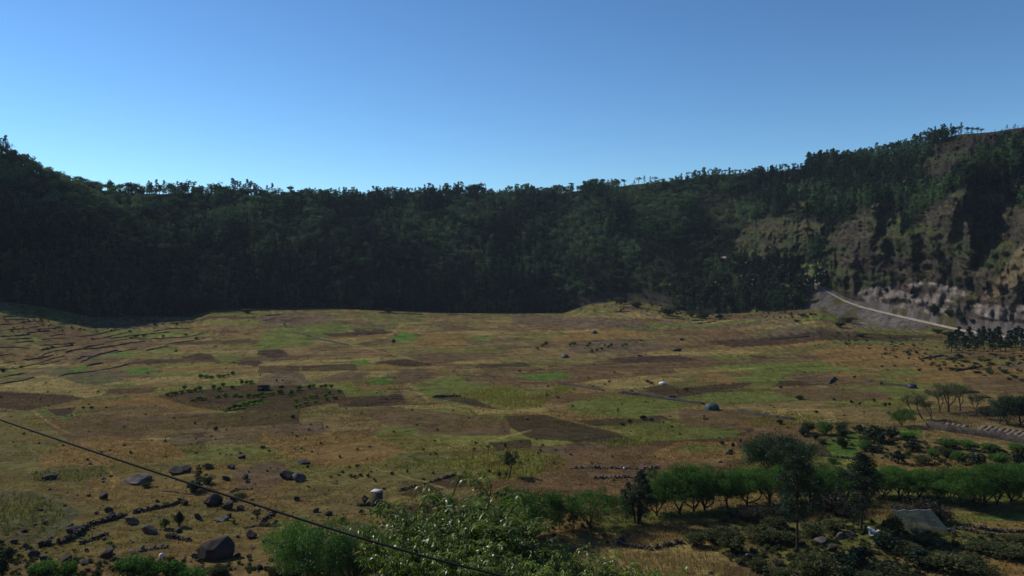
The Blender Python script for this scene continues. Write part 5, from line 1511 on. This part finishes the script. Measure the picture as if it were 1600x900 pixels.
# bright green trees at the bottom
for i, (px, py, h_, ws, lab) in enumerate([
    (462, 908, 106, 0.95, 'bright green drooping tree on the outer side of the clump by the largest boulder'), (505, 918, 112, 1.0, 'bright green drooping tree in the middle of the clump'),
    (552, 915, 106, 0.95, 'bright green drooping tree of the clump nearest the leafy shrubs'), (598, 912, 96, 0.9, 'bright green drooping tree partly behind the leafy shrubs'),
    (645, 900, 76, 0.9, 'bright green tree low behind the leafy shrubs')]):
    tm, cm = BRI[i % 2]
    place_tree('tree', tm, cm, px, py, h_, 7.0, ws, label=lab, cat='tree', group='bright green drooping trees at the foot of the slope')

# bushes of the lower right scrub, orchard and lower left corner
mid = [
 (1085, 852, 42, 28, 'C'), (1112, 846, 40, 24, 'C'), (1142, 860, 50, 36, 'C'), (1130, 838, 44, 20, 'C'), (1190, 846, 60, 30, 'C'), (1210, 825, 50, 24, 'C'), (1232, 848, 44, 26, 'C'), (1270, 840, 46, 30, 'C'), (1186, 892, 46, 22, 'C'), (1225, 905, 50, 20, 'C'),
 (1282, 902, 70, 46, 'C'), (1316, 888, 50, 34, 'D'), (1340, 880, 46, 30, 'D'), (1300, 830, 44, 26, 'C'), (1262, 882, 40, 22, 'C'), (1378, 856, 50, 34, 'D'), (1396, 838, 40, 40, 'C'), (1440, 882, 70, 30, 'D'), (1478, 890, 80, 34, 'C'), (1415, 862, 44, 20, 'C'),
 (1520, 892, 70, 24, 'C'), (1400, 905, 66, 32, 'C'), (1350, 908, 60, 22, 'C'), (1570, 868, 60, 22, 'C'), (1530, 860, 56, 20, 'C'), (1600, 872, 60, 26, 'C'), (1590, 850, 50, 18, 'C'), (1450, 850, 50, 18, 'C'), (1320, 902, 40, 26, 'D'),
 (1165, 812, 44, 20, 'G'), (1186, 808, 50, 22, 'G'), (1215, 806, 46, 20, 'G'), (1300, 800, 60, 36, 'G'), (1322, 806, 40, 26, 'G'), (1445, 812, 70, 38, 'G'), (1470, 816, 44, 26, 'G'), (1410, 805, 44, 22, 'G'),
]
words_ = {'C': 'olive scrub bush', 'D': 'dark bush', 'G': 'leafless grey thicket bush'}
cnt = {'C': 0, 'D': 0, 'G': 0}
for px, py, w_, h_, k_ in sorted(mid):
    cnt[k_] += 1
    mm = {'C': BC, 'D': BD, 'G': BG}[k_]
    place_mesh('bush', RNG.choice(mm), px, py + 2, w_ * 1.2, h_ * 1.25, label='%s %s below the tree row, counted from the dry maize plot' % (ordw(cnt[k_]), words_[k_]), cat='bush', group='scrub below the tree row')
orch = [(1219, 662, 11, 9), (1262, 676, 26, 25), (1254, 680, 20, 16), (1289, 678, 26, 26), (1314, 674, 22, 21), (1275, 686, 16, 14), (1283, 692, 20, 11), (1318, 682, 24, 18), (1343, 676, 24, 17), (1317, 699, 20, 22), (1372, 690, 40, 30), (1392, 684, 30, 22), (1352, 704, 20, 22),
        (1366, 706, 24, 16), (1403, 722, 26, 24), (1425, 704, 34, 20), (1440, 724, 28, 18), (1458, 716, 24, 18), (1478, 713, 28, 18), (1499, 720, 26, 20), (1527, 724, 32, 22), (1562, 726, 36, 24), (1592, 726, 36, 24), (1482, 699, 38, 18), (1512, 702, 38, 18), (1548, 706, 36, 16), (1590, 706, 36, 16), (1420, 688, 30, 18), (1352, 690, 24, 14), (1300, 722, 16, 10), (1310, 741, 20, 14)]
for i, (px, py, w_, h_) in enumerate(sorted(orch)):
    place_mesh('orchard_bush', RNG.choice(BO if px > 1440 and i % 2 else BD + BC[:2] + BO[:1]), px, py + 1, w_ * 1.2, h_ * 1.15, label='%s orchard bush behind the tree row, counted from the lone fields' % ordw(i + 1), cat='bush', group='orchard bushes behind the tree row')
ll = [(205, 905, 58, 46, BO, 'rounded bright bush at the bottom edge, nearest the corner rocks'), (238, 908, 44, 42, BO, 'bright bush between two others at the bottom edge'), (268, 908, 52, 40, BO, 'broad bright bush at the bottom edge'),
      (300, 912, 56, 30, BO, 'low light green bush at the bottom edge beside the cut-off rock'), (70, 912, 54, 46, BO, 'dark green bush at the bottom corner'), (108, 910, 34, 40, BO, 'upright dark green bush beside the corner bush'),
      (4, 905, 26, 40, BD, 'dark bush on the very edge of the view'), (10, 876, 30, 24, BD, 'shaded bush above the one on the very edge'), (280, 822, 24, 28, BD, 'greyish bush between black rubble wall and dark rock'), (258, 826, 20, 18, BS, 'yellowish spiky shrub beside the pale-streaked boulder'),
      (305, 768, 36, 22, BD, 'low bush at the foot of the pointed dark tree'), (325, 756, 24, 14, BD, 'bush joined to the pointed dark tree'), (228, 762, 20, 10, BC, 'small bush beside the long flat rock'), (172, 852, 12, 10, BS, 'yellow-green tuft above the rounded black boulder'),
      (365, 818, 10, 9, BS, 'pale green plant by the low outcrop'), (431, 820, 10, 9, BS, 'pale green plant past the tiny lone tree'), (535, 818, 12, 12, BS, 'yellow-green plant above the bright green trees'), (780, 746, 9, 13, BC, 'twiggy bush beside the lone small tree'),
      (791, 745, 8, 10, BC, 'smaller twiggy bush beside the lone small tree'), (565, 803, 12, 9, BD, 'dark weed clump in front of the ruined hut'), (375, 777, 26, 7, BC, 'flat bush below the dark stony plot'), (340, 900, 40, 22, BC, 'olive bush behind the cut-off rock'), (430, 900, 30, 20, BC, 'greyish bush at the foot of the bright green clump'), (455, 905, 30, 16, BO, 'light green tuft at the foot of the bright green clump')]
for px, py, w_, h_, mm, lab in ll:
    place_mesh('bush', RNG.choice(mm), px, py, w_ * 1.15, h_ * 1.15, label=lab, cat='bush')

# low undergrowth between the bushes, one mass
def bush_arrays(me_):
    v_ = np.zeros(len(me_.vertices) * 3); me_.vertices.foreach_get('co', v_)
    t_ = np.zeros(len(me_.vertices)); me_.attributes['tint'].data.foreach_get('value', t_)
    return v_.reshape(-1, 3), t_
U3 = bush_mesh(90, M_leaf_scrub, 9, 45, 0.13, 0.36, 0, 0.7)
uv_, ut_ = bush_arrays(U3)
uf_ = np.arange(len(uv_)).reshape(-1, 3)
ur = np.random.default_rng(17)
ub = MB()
for poly, cnt, smin, smax in ([[(1060, 830), (1150, 800), (1330, 795), (1400, 830), (1600, 840), (1600, 875), (1520, 875), (1450, 905), (1200, 905), (1100, 860)], 620, 0.7, 2.0],
                              [[(1290, 690), (1380, 680), (1460, 690), (1600, 705), (1600, 728), (1420, 730), (1360, 712)], 130, 1.0, 2.4],
                              [[(560, 780), (700, 800), (960, 800), (960, 850), (600, 850)], 120, 0.6, 1.5],
                              [[(1290, 330), (1380, 320), (1470, 315), (1560, 300), (1600, 340), (1600, 430), (1520, 445), (1400, 440), (1300, 430)], 170, 2.0, 5.5], [[(1440, 225), (1600, 205), (1600, 240), (1450, 280)], 60, 2.0, 5.5], [[(0, 850), (120, 860), (330, 880), (430, 870), (430, 905), (0, 905)], 150, 0.6, 1.6], [[(890, 470), (1060, 474), (1290, 490), (1290, 500), (1080, 500), (900, 484)], 130, 2.0, 4.5],
                              [[(1300, 520), (1480, 535), (1600, 555), (1600, 600), (1480, 580), (1300, 535)], 150, 1.2, 3.4], [[(0, 500), (1000, 495), (1500, 540), (1400, 640), (1150, 700), (500, 780), (0, 700)], 420, 0.5, 1.5], [[(0, 478), (140, 500), (300, 497), (330, 486), (330, 500), (200, 520), (0, 520)], 110, 1.2, 3.0]):
    x0 = min(q_[0] for q_ in poly); x1 = max(q_[0] for q_ in poly); y0 = min(q_[1] for q_ in poly); y1 = max(q_[1] for q_ in poly); c = 0
    while c < cnt:
        px = ur.uniform(x0, x1); py = ur.uniform(y0, y1)
        if not in_poly_pt(poly, px, py): continue
        c += 1
        p, m = at(px, py); an = ur.uniform(0, 6.28); s_ = ur.uniform(smin, smax); hs = s_ * ur.uniform(0.4, 0.8)
        vv = np.stack([(uv_[:, 0] * cos(an) - uv_[:, 1] * sin(an)) * s_, (uv_[:, 0] * sin(an) + uv_[:, 1] * cos(an)) * s_, uv_[:, 2] * hs], 1) + np.array(p)
        ub.add(vv, uf_, 0, np.clip(ut_ + ur.normal(0, 0.22), 0, 1))
bpy.data.meshes.remove(U3)
put('undergrowth', ub.mesh('undergrowth', [M_leaf_scrub]), kind='stuff', label='low olive undergrowth filling the gaps between bushes', cat='undergrowth')

# ------------------------------------------------------------------ near leafy shrubs, long drooping leaves
def leafy_shrub(seed, h=5.0, w=3.4, ntw=430, nlf=24, L=0.20, Wd=0.048):
    rng = np.random.default_rng(seed)
    stems = MB(); tips = []
    for i in range(15):
        an = 2 * pi * i / 7.5 + rng.uniform(-.3, .3)
        e = np.array([cos(an) * w * 0.33 * rng.uniform(0.3, 1), sin(an) * w * 0.33 * rng.uniform(0.3, 1), h * rng.uniform(0.70, 0.88)])
        P_, R_ = limb(rng, (rng.normal(0, .08), rng.normal(0, .08), -0.3), e, 0.045, 0.014, 0.06, 9)
        stems.add(*tube(P_, R_, 6)); tips.append(P_)
    tw_ = []
    for i in range(ntw):
        P_ = tips[int(rng.integers(len(tips)))]
        s = P_[int(rng.integers(3, len(P_)))]
        an = rng.uniform(0, 2 * pi)
        ln = rng.uniform(0.45, 1.0)
        e = s + np.array([cos(an) * ln * 0.85, sin(an) * ln * 0.85, ln * rng.uniform(0.15, 0.8)])
        e[2] = min(e[2], h * rng.uniform(0.93, 1.02))
        Q_, R_ = limb(rng, s, e, 0.012, 0.004, 0.10, 5, 0.08)
        stems.add(*tube(Q_, R_, 3)); tw_.append((s, e, Q_))
    n = ntw * nlf
    base = np.zeros((n, 3)); dirv = np.zeros((n, 3)); k_ = 0
    for s, e, Q_ in tw_:
        Q_ = np.array(Q_)
        for j in range(nlf):
            t = 0.2 + 0.8 * j / nlf + rng.normal(0, 0.02)
            f = np.clip(t, 0, 1) * (len(Q_) - 1); i0 = min(int(f), len(Q_) - 2); fr = f - i0
            base[k_] = Q_[i0] * (1 - fr) + Q_[i0 + 1] * fr
            an = j * 2.4 + rng.uniform(-.4, .4)
            dirv[k_] = (cos(an), sin(an), rng.uniform(-0.35, 0.5)); k_ += 1
    dirv /= np.linalg.norm(dirv, axis=1, keepdims=True)
    side = np.cross(dirv, np.array([0, 0, 1.0])); side /= np.linalg.norm(side, axis=1, keepdims=True) + 1e-9
    roll = rng.normal(0, 0.5, (n, 1)); upv = np.cross(side, dirv)
    side = side * np.cos(roll) + upv * np.sin(roll)
    Ls = L * rng.uniform(0.65, 1.3, (n, 1)); droop = rng.uniform(0.25, 0.95, (n, 1))
    sec = []
    for t, wf in ((0.0, 0.12), (0.3, 0.9), (0.62, 0.8), (1.0, 0.03)):
        c = base + dirv * Ls * t * (1 - 0.25 * droop * t) + np.array([0, 0, -1.0]) * Ls * droop * t * t
        sec.append(c - side * Wd * 0.5 * wf * (Ls / L)); sec.append(c + side * Wd * 0.5 * wf * (Ls / L))
    V_ = np.stack(sec, 1).reshape(-1, 3)
    b0 = (np.arange(n) * 8)[:, None]
    F_ = np.concatenate([b0 + np.array([0, 1, 3, 2]), b0 + np.array([2, 3, 5, 4]), b0 + np.array([4, 5, 7, 6])])
    tn = np.repeat(np.clip(rng.normal(0.45, 0.22, n), 0, 1), 8)
    lv = MB(); lv.add(V_, F_, 0, tn)
    return stems.mesh('stems', [M_bark], True), lv.mesh('foliage', [M_leaf_near], True)
LS = [leafy_shrub(1), leafy_shrub(2), leafy_shrub(3)]
near = [ # px of centre, px height of top, distance, width scale
 (705, 772, 21.0, 1.15, 'tallest leafy shrub with long drooping leaves in front of the bright green trees'),
 (628, 826, 20.0, 0.85, 'lower leafy shrub on the side of the bright green clump'), (765, 790, 23.0, 1.0, 'leafy shrub just past the tallest one'),
 (668, 808, 18.5, 0.7, 'leafy shrub in front of the tallest one'), (820, 844, 21.0, 1.0, 'leafy shrub in front of the forked row tree'), (880, 858, 22.0, 0.8, 'leafy shrub with dull leaves below the twin-trunked tree'),
 (935, 874, 21.0, 0.75, 'low leafy shrub towards the dry maize'), (1068, 896, 23.0, 0.5, 'outermost low leafy shrub under the pale rosette plant'), (1012, 897, 21.5, 0.5, 'small low leafy shrub under the smaller rosette plant'), (655, 850, 17.5, 0.6, 'leafy shrub low beside the bright green clump'), (790, 815, 22.0, 0.8, 'leafy shrub between the tallest one and the forked row tree'), (790, 868, 18.0, 0.7, 'leafy shrub in front, just beyond where the cable ends'), (990, 884, 22.0, 0.6, 'lowest leafy shrub at the edge of the dry maize'), (740, 850, 16.0, 0.7, 'nearest leafy shrub, crossed by the black cable'), (860, 880, 17.0, 0.6, 'near leafy shrub past the crossing cable'),
]
for i, (px, py, d, ws, lab) in enumerate(near):
    X_, Y_, Z_ = pix_dir(px, py)
    x, y, ztop = X_ / Y_ * d, d, H_CAM + Z_ / Y_ * d
    g = ground(x, y)
    hh = max(ztop - g, 1.5) * 1.05; ws = ws * 1.25
    tm, cm = LS[i % 3]
    s = hh / 5.0
    root = put('leafy_shrub', None, (x, y, g - 0.05), RNG.uniform(0, 6.28), (ws * max(s, 0.8), ws * max(s, 0.8), s), label=lab, cat='shrub', group='leafy shrubs on the near slope')
    put('stems', tm, parent=root); put('foliage', cm, parent=root)
# agave-like white-tipped plants at the bottom edge
def rosette(seed, n=11, L=0.55, Wd=0.07):
    rng = np.random.default_rng(seed); b = MB()
    for i in range(n):
        an = i * 2.4; el = rng.uniform(0.35, 1.1); V_ = []
        for t, wf in ((0, .5), (.35, 1), (.7, .7), (1, .05)):
            r_ = L * t * cos(el) ; z_ = L * (t * sin(el) - 0.45 * t * t)
            c = np.array([cos(an) * r_, sin(an) * r_, z_ + 0.1]); s_ = np.array([-sin(an), cos(an), 0]) * Wd * wf * 0.5
            V_ += [c - s_, c + s_]
        b.add(np.array(V_), np.array([[0, 1, 3, 2], [2, 3, 5, 4], [4, 5, 7, 6]]), 0, rng.uniform(0.6, 1))
    return b.mesh('rosette', [M_leaf_near], True)
ros = rosette(4)
p, m = at(1070, 896)
put('agave', ros, (p[0], p[1], p[2]), 0.3, (3.2, 3.2, 3.2), label='pale arching agave-like plant at the bottom edge by the dry maize', cat='agave')

# ------------------------------------------------------------------ huts, covered heaps, net shelter
def box(b, x0, x1, y0, y1, z0, z1, mat=0):
    V_ = [(x, y, z) for x in (x0, x1) for y in (y0, y1) for z in (z0, z1)]
    F_ = [(0, 1, 3, 2), (4, 6, 7, 5), (0, 4, 5, 1), (2, 3, 7, 6), (0, 2, 6, 4), (1, 5, 7, 3)]
    b.add(V_, F_, mat)
M_hutwall = solid_mat('hut_masonry', (0.07, 0.055, 0.045), (0.14, 0.11, 0.09), 2.0, 0.9, 0.8, 5)
M_roofw = solid_mat('whitewashed_slab', (0.42, 0.40, 0.36), (0.6, 0.58, 0.53), 2.0, 0.8, 0.2)
M_opening_shade = solid_mat('painted_opening_shade', (0.012, 0.010, 0.009), (0.02, 0.017, 0.015), 2.0, 0.9, 0.0)  # near-black panels, painted as the shade inside door and window openings
M_thatch = solid_mat('thatch', (0.05, 0.038, 0.026), (0.11, 0.085, 0.055), 3.0, 0.95, 0.7, 9)

p, m = at(589, 791)
hut = put('stone_hut', None, p, -0.25, label='small square stone hut with a pale flat roof on the open slope', cat='hut')
W_, H_ = 14 * m, 25 * m
b = MB(); box(b, -W_ / 2, W_ / 2, -W_ / 2, W_ / 2, -0.4, H_ - 0.14)
wl = put('wall', b.mesh('wall', [M_hutwall]), parent=hut)
b = MB(); box(b, -W_ / 2 - 0.1, W_ / 2 + 0.1, -W_ / 2 - 0.1, W_ / 2 + 0.1, H_ - 0.137, H_ + 0.02)
put('roof', b.mesh('roof', [M_roofw]), parent=hut)
b = MB(); box(b, -0.28, 0.28, -W_ / 2 - 0.03, -W_ / 2 + 0.05, 0.0, 1.5)
put('door', b.mesh('door', [M_opening_shade]), parent=hut)
b = MB(); box(b, W_ / 2 - 0.04, W_ / 2 + 0.03, -0.2, 0.2, 1.2, 1.7)
put('window', b.mesh('window', [M_opening_shade]), parent=hut)
rubble_wall([(559, 791), (567, 790), (576, 788)], 1.2, 1.1, M_stone, 'rubble_annex', 'low dark rubble enclosure built against the small square stone hut', cat='enclosure', seed=610)
p, m = at(571, 785)
put('boulder', B[2], (p[0], p[1], p[2]), 0.4, (10 * m, 8 * m, 15 * m), label='dark rock heaped behind the rubble enclosure at the stone hut', cat='boulder')

def thatch_hut(px, py, wpx, hpx, lab):
    p, m = at(px, py)
    r_ = put('thatched_hut', None, p, 0.15, label=lab, cat='hut')
    w_, h_ = wpx * m, hpx * m
    b = MB(); box(b, -w_ / 2, w_ / 2, -w_ * 0.35, w_ * 0.35, -0.3, h_ * 0.62)
    put('wall', b.mesh('wall', [M_hutwall]), parent=r_)
    b = MB()
    e = 0.2
    x0, x1, y0, y1, z0, z1 = -w_ / 2 - e, w_ / 2 + e, -w_ * 0.35 - e, w_ * 0.35 + e, h_ * 0.60, h_
    rx = w_ * 0.32
    V_ = [(x0, y0, z0), (x1, y0, z0), (x1, y1, z0), (x0, y1, z0), (-rx, 0, z1), (rx, 0, z1)]
    b.add(V_, [(0, 1, 5, 4), (2, 3, 4, 5), (3, 2, 1, 0)]); b.add([V_[1], V_[2], V_[5], V_[3], V_[0], V_[4]], [(0, 1, 2), (3, 4, 5)])
    put('roof', b.mesh('roof', [M_thatch]), parent=r_)
    b = MB(); box(b, -0.35, 0.35, -w_ * 0.35 - 0.03, -w_ * 0.35 + 0.05, 0, h_ * 0.5)
    put('door', b.mesh('door', [M_opening_shade]), parent=r_)
thatch_hut(412, 610, 17, 10, 'dark thatched hut among the rows of bushes in the dark plot')
thatch_hut(440, 606, 8, 4.5, 'tiny dark shed next to the thatched hut in the dark plot')

def heap_mesh(seed, mat):
    """cloth-covered heap: domed with folds running down and a spreading hem"""
    rng = np.random.default_rng(seed); V_ = []; F_ = []
    nr, ns = 8, 28
    for i in range(nr):
        t = i / (nr - 1); rr = 0.5 * sin(t * pi / 2) ** 0.8; z = 0.97 * cos(t * pi / 2) ** 0.75 if i < nr - 1 else -0.03
        for k_ in range(ns):
            an = 2 * pi * k_ / ns
            fold = 1 + 0.06 * t * sin(7 * an + seed) + 0.04 * t * rng.normal()
            V_.append((rr * fold * cos(an) + 0.001, rr * fold * sin(an), z + 0.02 * rng.normal() * (1 - t)))
    for i in range(nr - 1):
        for k_ in range(ns):
            F_.append((i * ns + k_, i * ns + (k_ + 1) % ns, (i + 1) * ns + (k_ + 1) % ns, (i + 1) * ns + k_))
    me_ = mesh_np('covered_heap', np.array(V_), [np.array(F_)]); set_mats(me_, [mat]); return me_
M_tarp_g = solid_mat('green_tarpaulin', (0.022, 0.050, 0.045), (0.042, 0.080, 0.070), 1.0, 0.7, 0.3, spec=0.5)
M_tarp_b = solid_mat('grey_blue_tarpaulin', (0.045, 0.055, 0.06), (0.09, 0.10, 0.11), 1.0, 0.6, 0.3, spec=0.4)
M_tarp_d = solid_mat('dark_tarpaulin', (0.012, 0.015, 0.022), (0.03, 0.034, 0.045), 1.0, 0.5, 0.3, spec=0.4)
M_tarp_w = solid_mat('white_sheet', (0.6, 0.6, 0.6), (0.8, 0.8, 0.8), 1.0, 0.6, 0.3, spec=0.4)
for i, (px, py, w_, h_, mt, lab) in enumerate([
    (1112, 640, 23, 11, M_tarp_g, 'green dome-shaped tarpaulin heap on the brown fields'), (883, 559, 12, 6, M_tarp_b, 'grey-blue covered heap far out beyond the lone bushes'),
    (928, 521, 10, 5, M_tarp_b, 'grey-blue covered heap close to the distant terraced fan'), (1425, 606, 15, 7, M_tarp_d, 'dark tarpaulin heap near the umbrella trees'), (1035, 600, 11, 4, M_tarp_w, 'bright white sheet heaped on the fields above the long slanting wall')]):
    place_mesh('covered_heap', heap_mesh(30 + i, mt), px, py, w_, h_, rz=0.3 * i, label=lab, cat='covered heap')
place_mesh('white_sack', heap_mesh(40, M_tarp_w), 252, 871, 8, 7, rz=0.2, label='small white sack lying on the stony slope at the bottom', cat='sack')
place_mesh('white_sack', heap_mesh(41, M_tarp_w), 975, 733, 4, 3.5, rz=0.2, label='tiny white sack on the line of pale stones in the reddish field', cat='sack')

# net shelter
p, m = at(1436, 830)
sh = put('net_shelter', None, p, 0.06, label='open shelter with grey-blue shade net stretched over posts below the tree row', cat='shelter')
w_, h_ = 66 * m, 27 * m
m_net, nt, out = new_mat('shade_net')
d_ = nt.nodes.new('ShaderNodeBsdfDiffuse'); t_ = nt.nodes.new('ShaderNodeBsdfTranslucent'); tr = nt.nodes.new('ShaderNodeBsdfTransparent')
d_.inputs[0].default_value = (0.085, 0.12, 0.12, 1); t_.inputs[0].default_value = (0.10, 0.15, 0.15, 1)
a1 = nt.nodes.new('ShaderNodeMixShader'); a1.inputs[0].default_value = 0.45; a2 = nt.nodes.new('ShaderNodeMixShader')
nz = noise_node(nt, 1.6, 4, 0.7); mr = nt.nodes.new('ShaderNodeMapRange'); mr.inputs[1].default_value = 0.35; mr.inputs[2].default_value = 0.7; mr.inputs[3].default_value = 0.12; mr.inputs[4].default_value = 0.5
nt.links.new(nz.outputs['Fac'], mr.inputs[0]); nt.links.new(mr.outputs[0], a2.inputs[0])
nt.links.new(d_.outputs[0], a1.inputs[1]); nt.links.new(t_.outputs[0], a1.inputs[2]); nt.links.new(a1.outputs[0], a2.inputs[1]); nt.links.new(tr.outputs[0], a2.inputs[2]); nt.links.new(a2.outputs[0], out.inputs[0])
M_pole = solid_mat('pole_wood', (0.10, 0.085, 0.065), (0.2, 0.17, 0.13), 4, 0.9, 0.3)
M_rope = solid_mat('pale_hem', (0.45, 0.5, 0.52), (0.6, 0.65, 0.68), 4, 0.8, 0.0)
dy = 2.6
xs_ = [-w_ / 2, -w_ / 6, w_ / 6, w_ / 2]
for x_ in xs_:
    for y_, hh in ((dy, h_), (-dy * 0.6, h_ * 0.45)):
        b = MB(); b.add(*tube([(x_, y_, -0.4), (x_ + 0.03, y_, hh * 0.5), (x_, y_, hh - 0.03)], [0.06, 0.055, 0.05], 7))
        put('post', b.mesh('post', [M_pole], True), parent=sh)
V_ = []; F_ = []; nx, ny = 25, 9
rg = np.random.default_rng(3)
for i in range(nx):
    for j in range(ny):
        u = i / (nx - 1); v = j / (ny - 1)
        x_ = (u - 0.5) * w_ * (1 + 0.10 * v); y_ = dy - v * (dy * 1.75)
        z_ = h_ + (0.28 * h_ - h_) * v ** 1.15 - 0.16 * sin(pi * ((u * 3) % 1)) - 0.06 * sin(pi * v) + rg.normal(0, 0.03)
        V_.append((x_, y_, z_))
for i in range(nx - 1):
    for j in range(ny - 1):
        a = i * ny + j; F_.append((a, a + ny, a + ny + 1, a + 1))
me = mesh_np('net', np.array(V_), [np.array(F_)], smooth_sh=True); set_mats(me, [m_net]); put('shade_net', me, parent=sh)
b = MB(); b.add(*tube([V_[i * ny] for i in range(nx)], [0.055] * nx, 5)); put('ridge_hem', b.mesh('ridge_hem', [M_rope], True), parent=sh)
# white sheet arched beside the shelter
p, m = at(1366, 833)
V_ = []; F_ = []
for i in range(10):
    for j in range(6):
        u = i / 9; v = j / 5
        V_.append(((u - 0.5) * 20 * m + 0.1 * v, -v * 1.3, (1 - v) * 1.0 * (1 - 0.55 * u) + 0.12 * sin(u * 9 + v * 3)))
for i in range(9):
    for j in range(5):
        a = i * 6 + j; F_.append((a, a + 6, a + 7, a + 1))
me = mesh_np('white_sheet', np.array(V_), [np.array(F_)], smooth_sh=True); set_mats(me, [M_tarp_w])
put('white_sheet', me, p, -0.3, label='crumpled white plastic sheet on the ground between dark conical tree and net shelter', cat='plastic sheet')

# ------------------------------------------------------------------ overhead cable crossing the lower left
M_cable = solid_mat('black_rubber', (0.006, 0.006, 0.007), (0.012, 0.012, 0.013), 5, 0.5, 0.0, spec=0.3)
kpts = [((0, 657), 9.0), ((140, 704), 8.7), ((300, 757), 8.4), ((420, 795), 8.15), ((560, 842), 7.9), ((660, 871), 7.7), ((770, 903), 7.5)]
cp = []
for (px, py), d in kpts:
    X_, Y_, Z_ = pix_dir(px, py); cp.append(np.array([X_ / Y_ * d, d, H_CAM + Z_ / Y_ * d]))
d0 = (cp[0] - cp[1]) / np.linalg.norm(cp[0] - cp[1]); d1 = (cp[-1] - cp[-2]) / np.linalg.norm(cp[-1] - cp[-2])
pre = [cp[0] + d0 * s_ + np.array([0, 0, 1.0]) * 0.004 * s_ * s_ for s_ in (14, 9, 5, 2)]
post = [cp[-1] + d1 * s_ * np.array([1, 1, 0.55]) for s_ in (2, 5, 9, 14)]
path = np.array(pre + cp + post)
for _ in range(2):
    path[1:-1] = 0.25 * path[:-2] + 0.5 * path[1:-1] + 0.25 * path[2:]
fine = []
tt_ = np.linspace(0, len(path) - 1, 90)
for a in range(3): fine.append(np.interp(tt_, np.arange(len(path)), path[:, a]))
fine = np.stack(fine, 1)
for _ in range(10): fine[1:-1] = 0.25 * fine[:-2] + 0.5 * fine[1:-1] + 0.25 * fine[2:]
b = MB(); b.add(*tube(fine, [0.012] * len(fine), 8))
put('cable', b.mesh('cable', [M_cable], True), label='thin black overhead cable slanting down across the view above the stony slope', cat='cable')

# ------------------------------------------------------------------ haze in the air
if HAZE > 0:
    b = MB(); box(b, -5150, 5150, -5150, 5150, -23, 270)
    me = b.mesh('haze', [])
    m_h, nt, out = new_mat('haze_air')
    pv = nt.nodes.new('ShaderNodeVolumePrincipled')
    pv.inputs['Color'].default_value = (0.75, 0.85, 1.0, 1)
    pv.inputs['Density'].default_value = HAZE
    pv.inputs['Anisotropy'].default_value = 0.0
    nt.links.new(pv.outputs[0], out.inputs['Volume'])
    me.materials.clear(); me.materials.append(m_h)
    put('haze', me, kind='stuff')
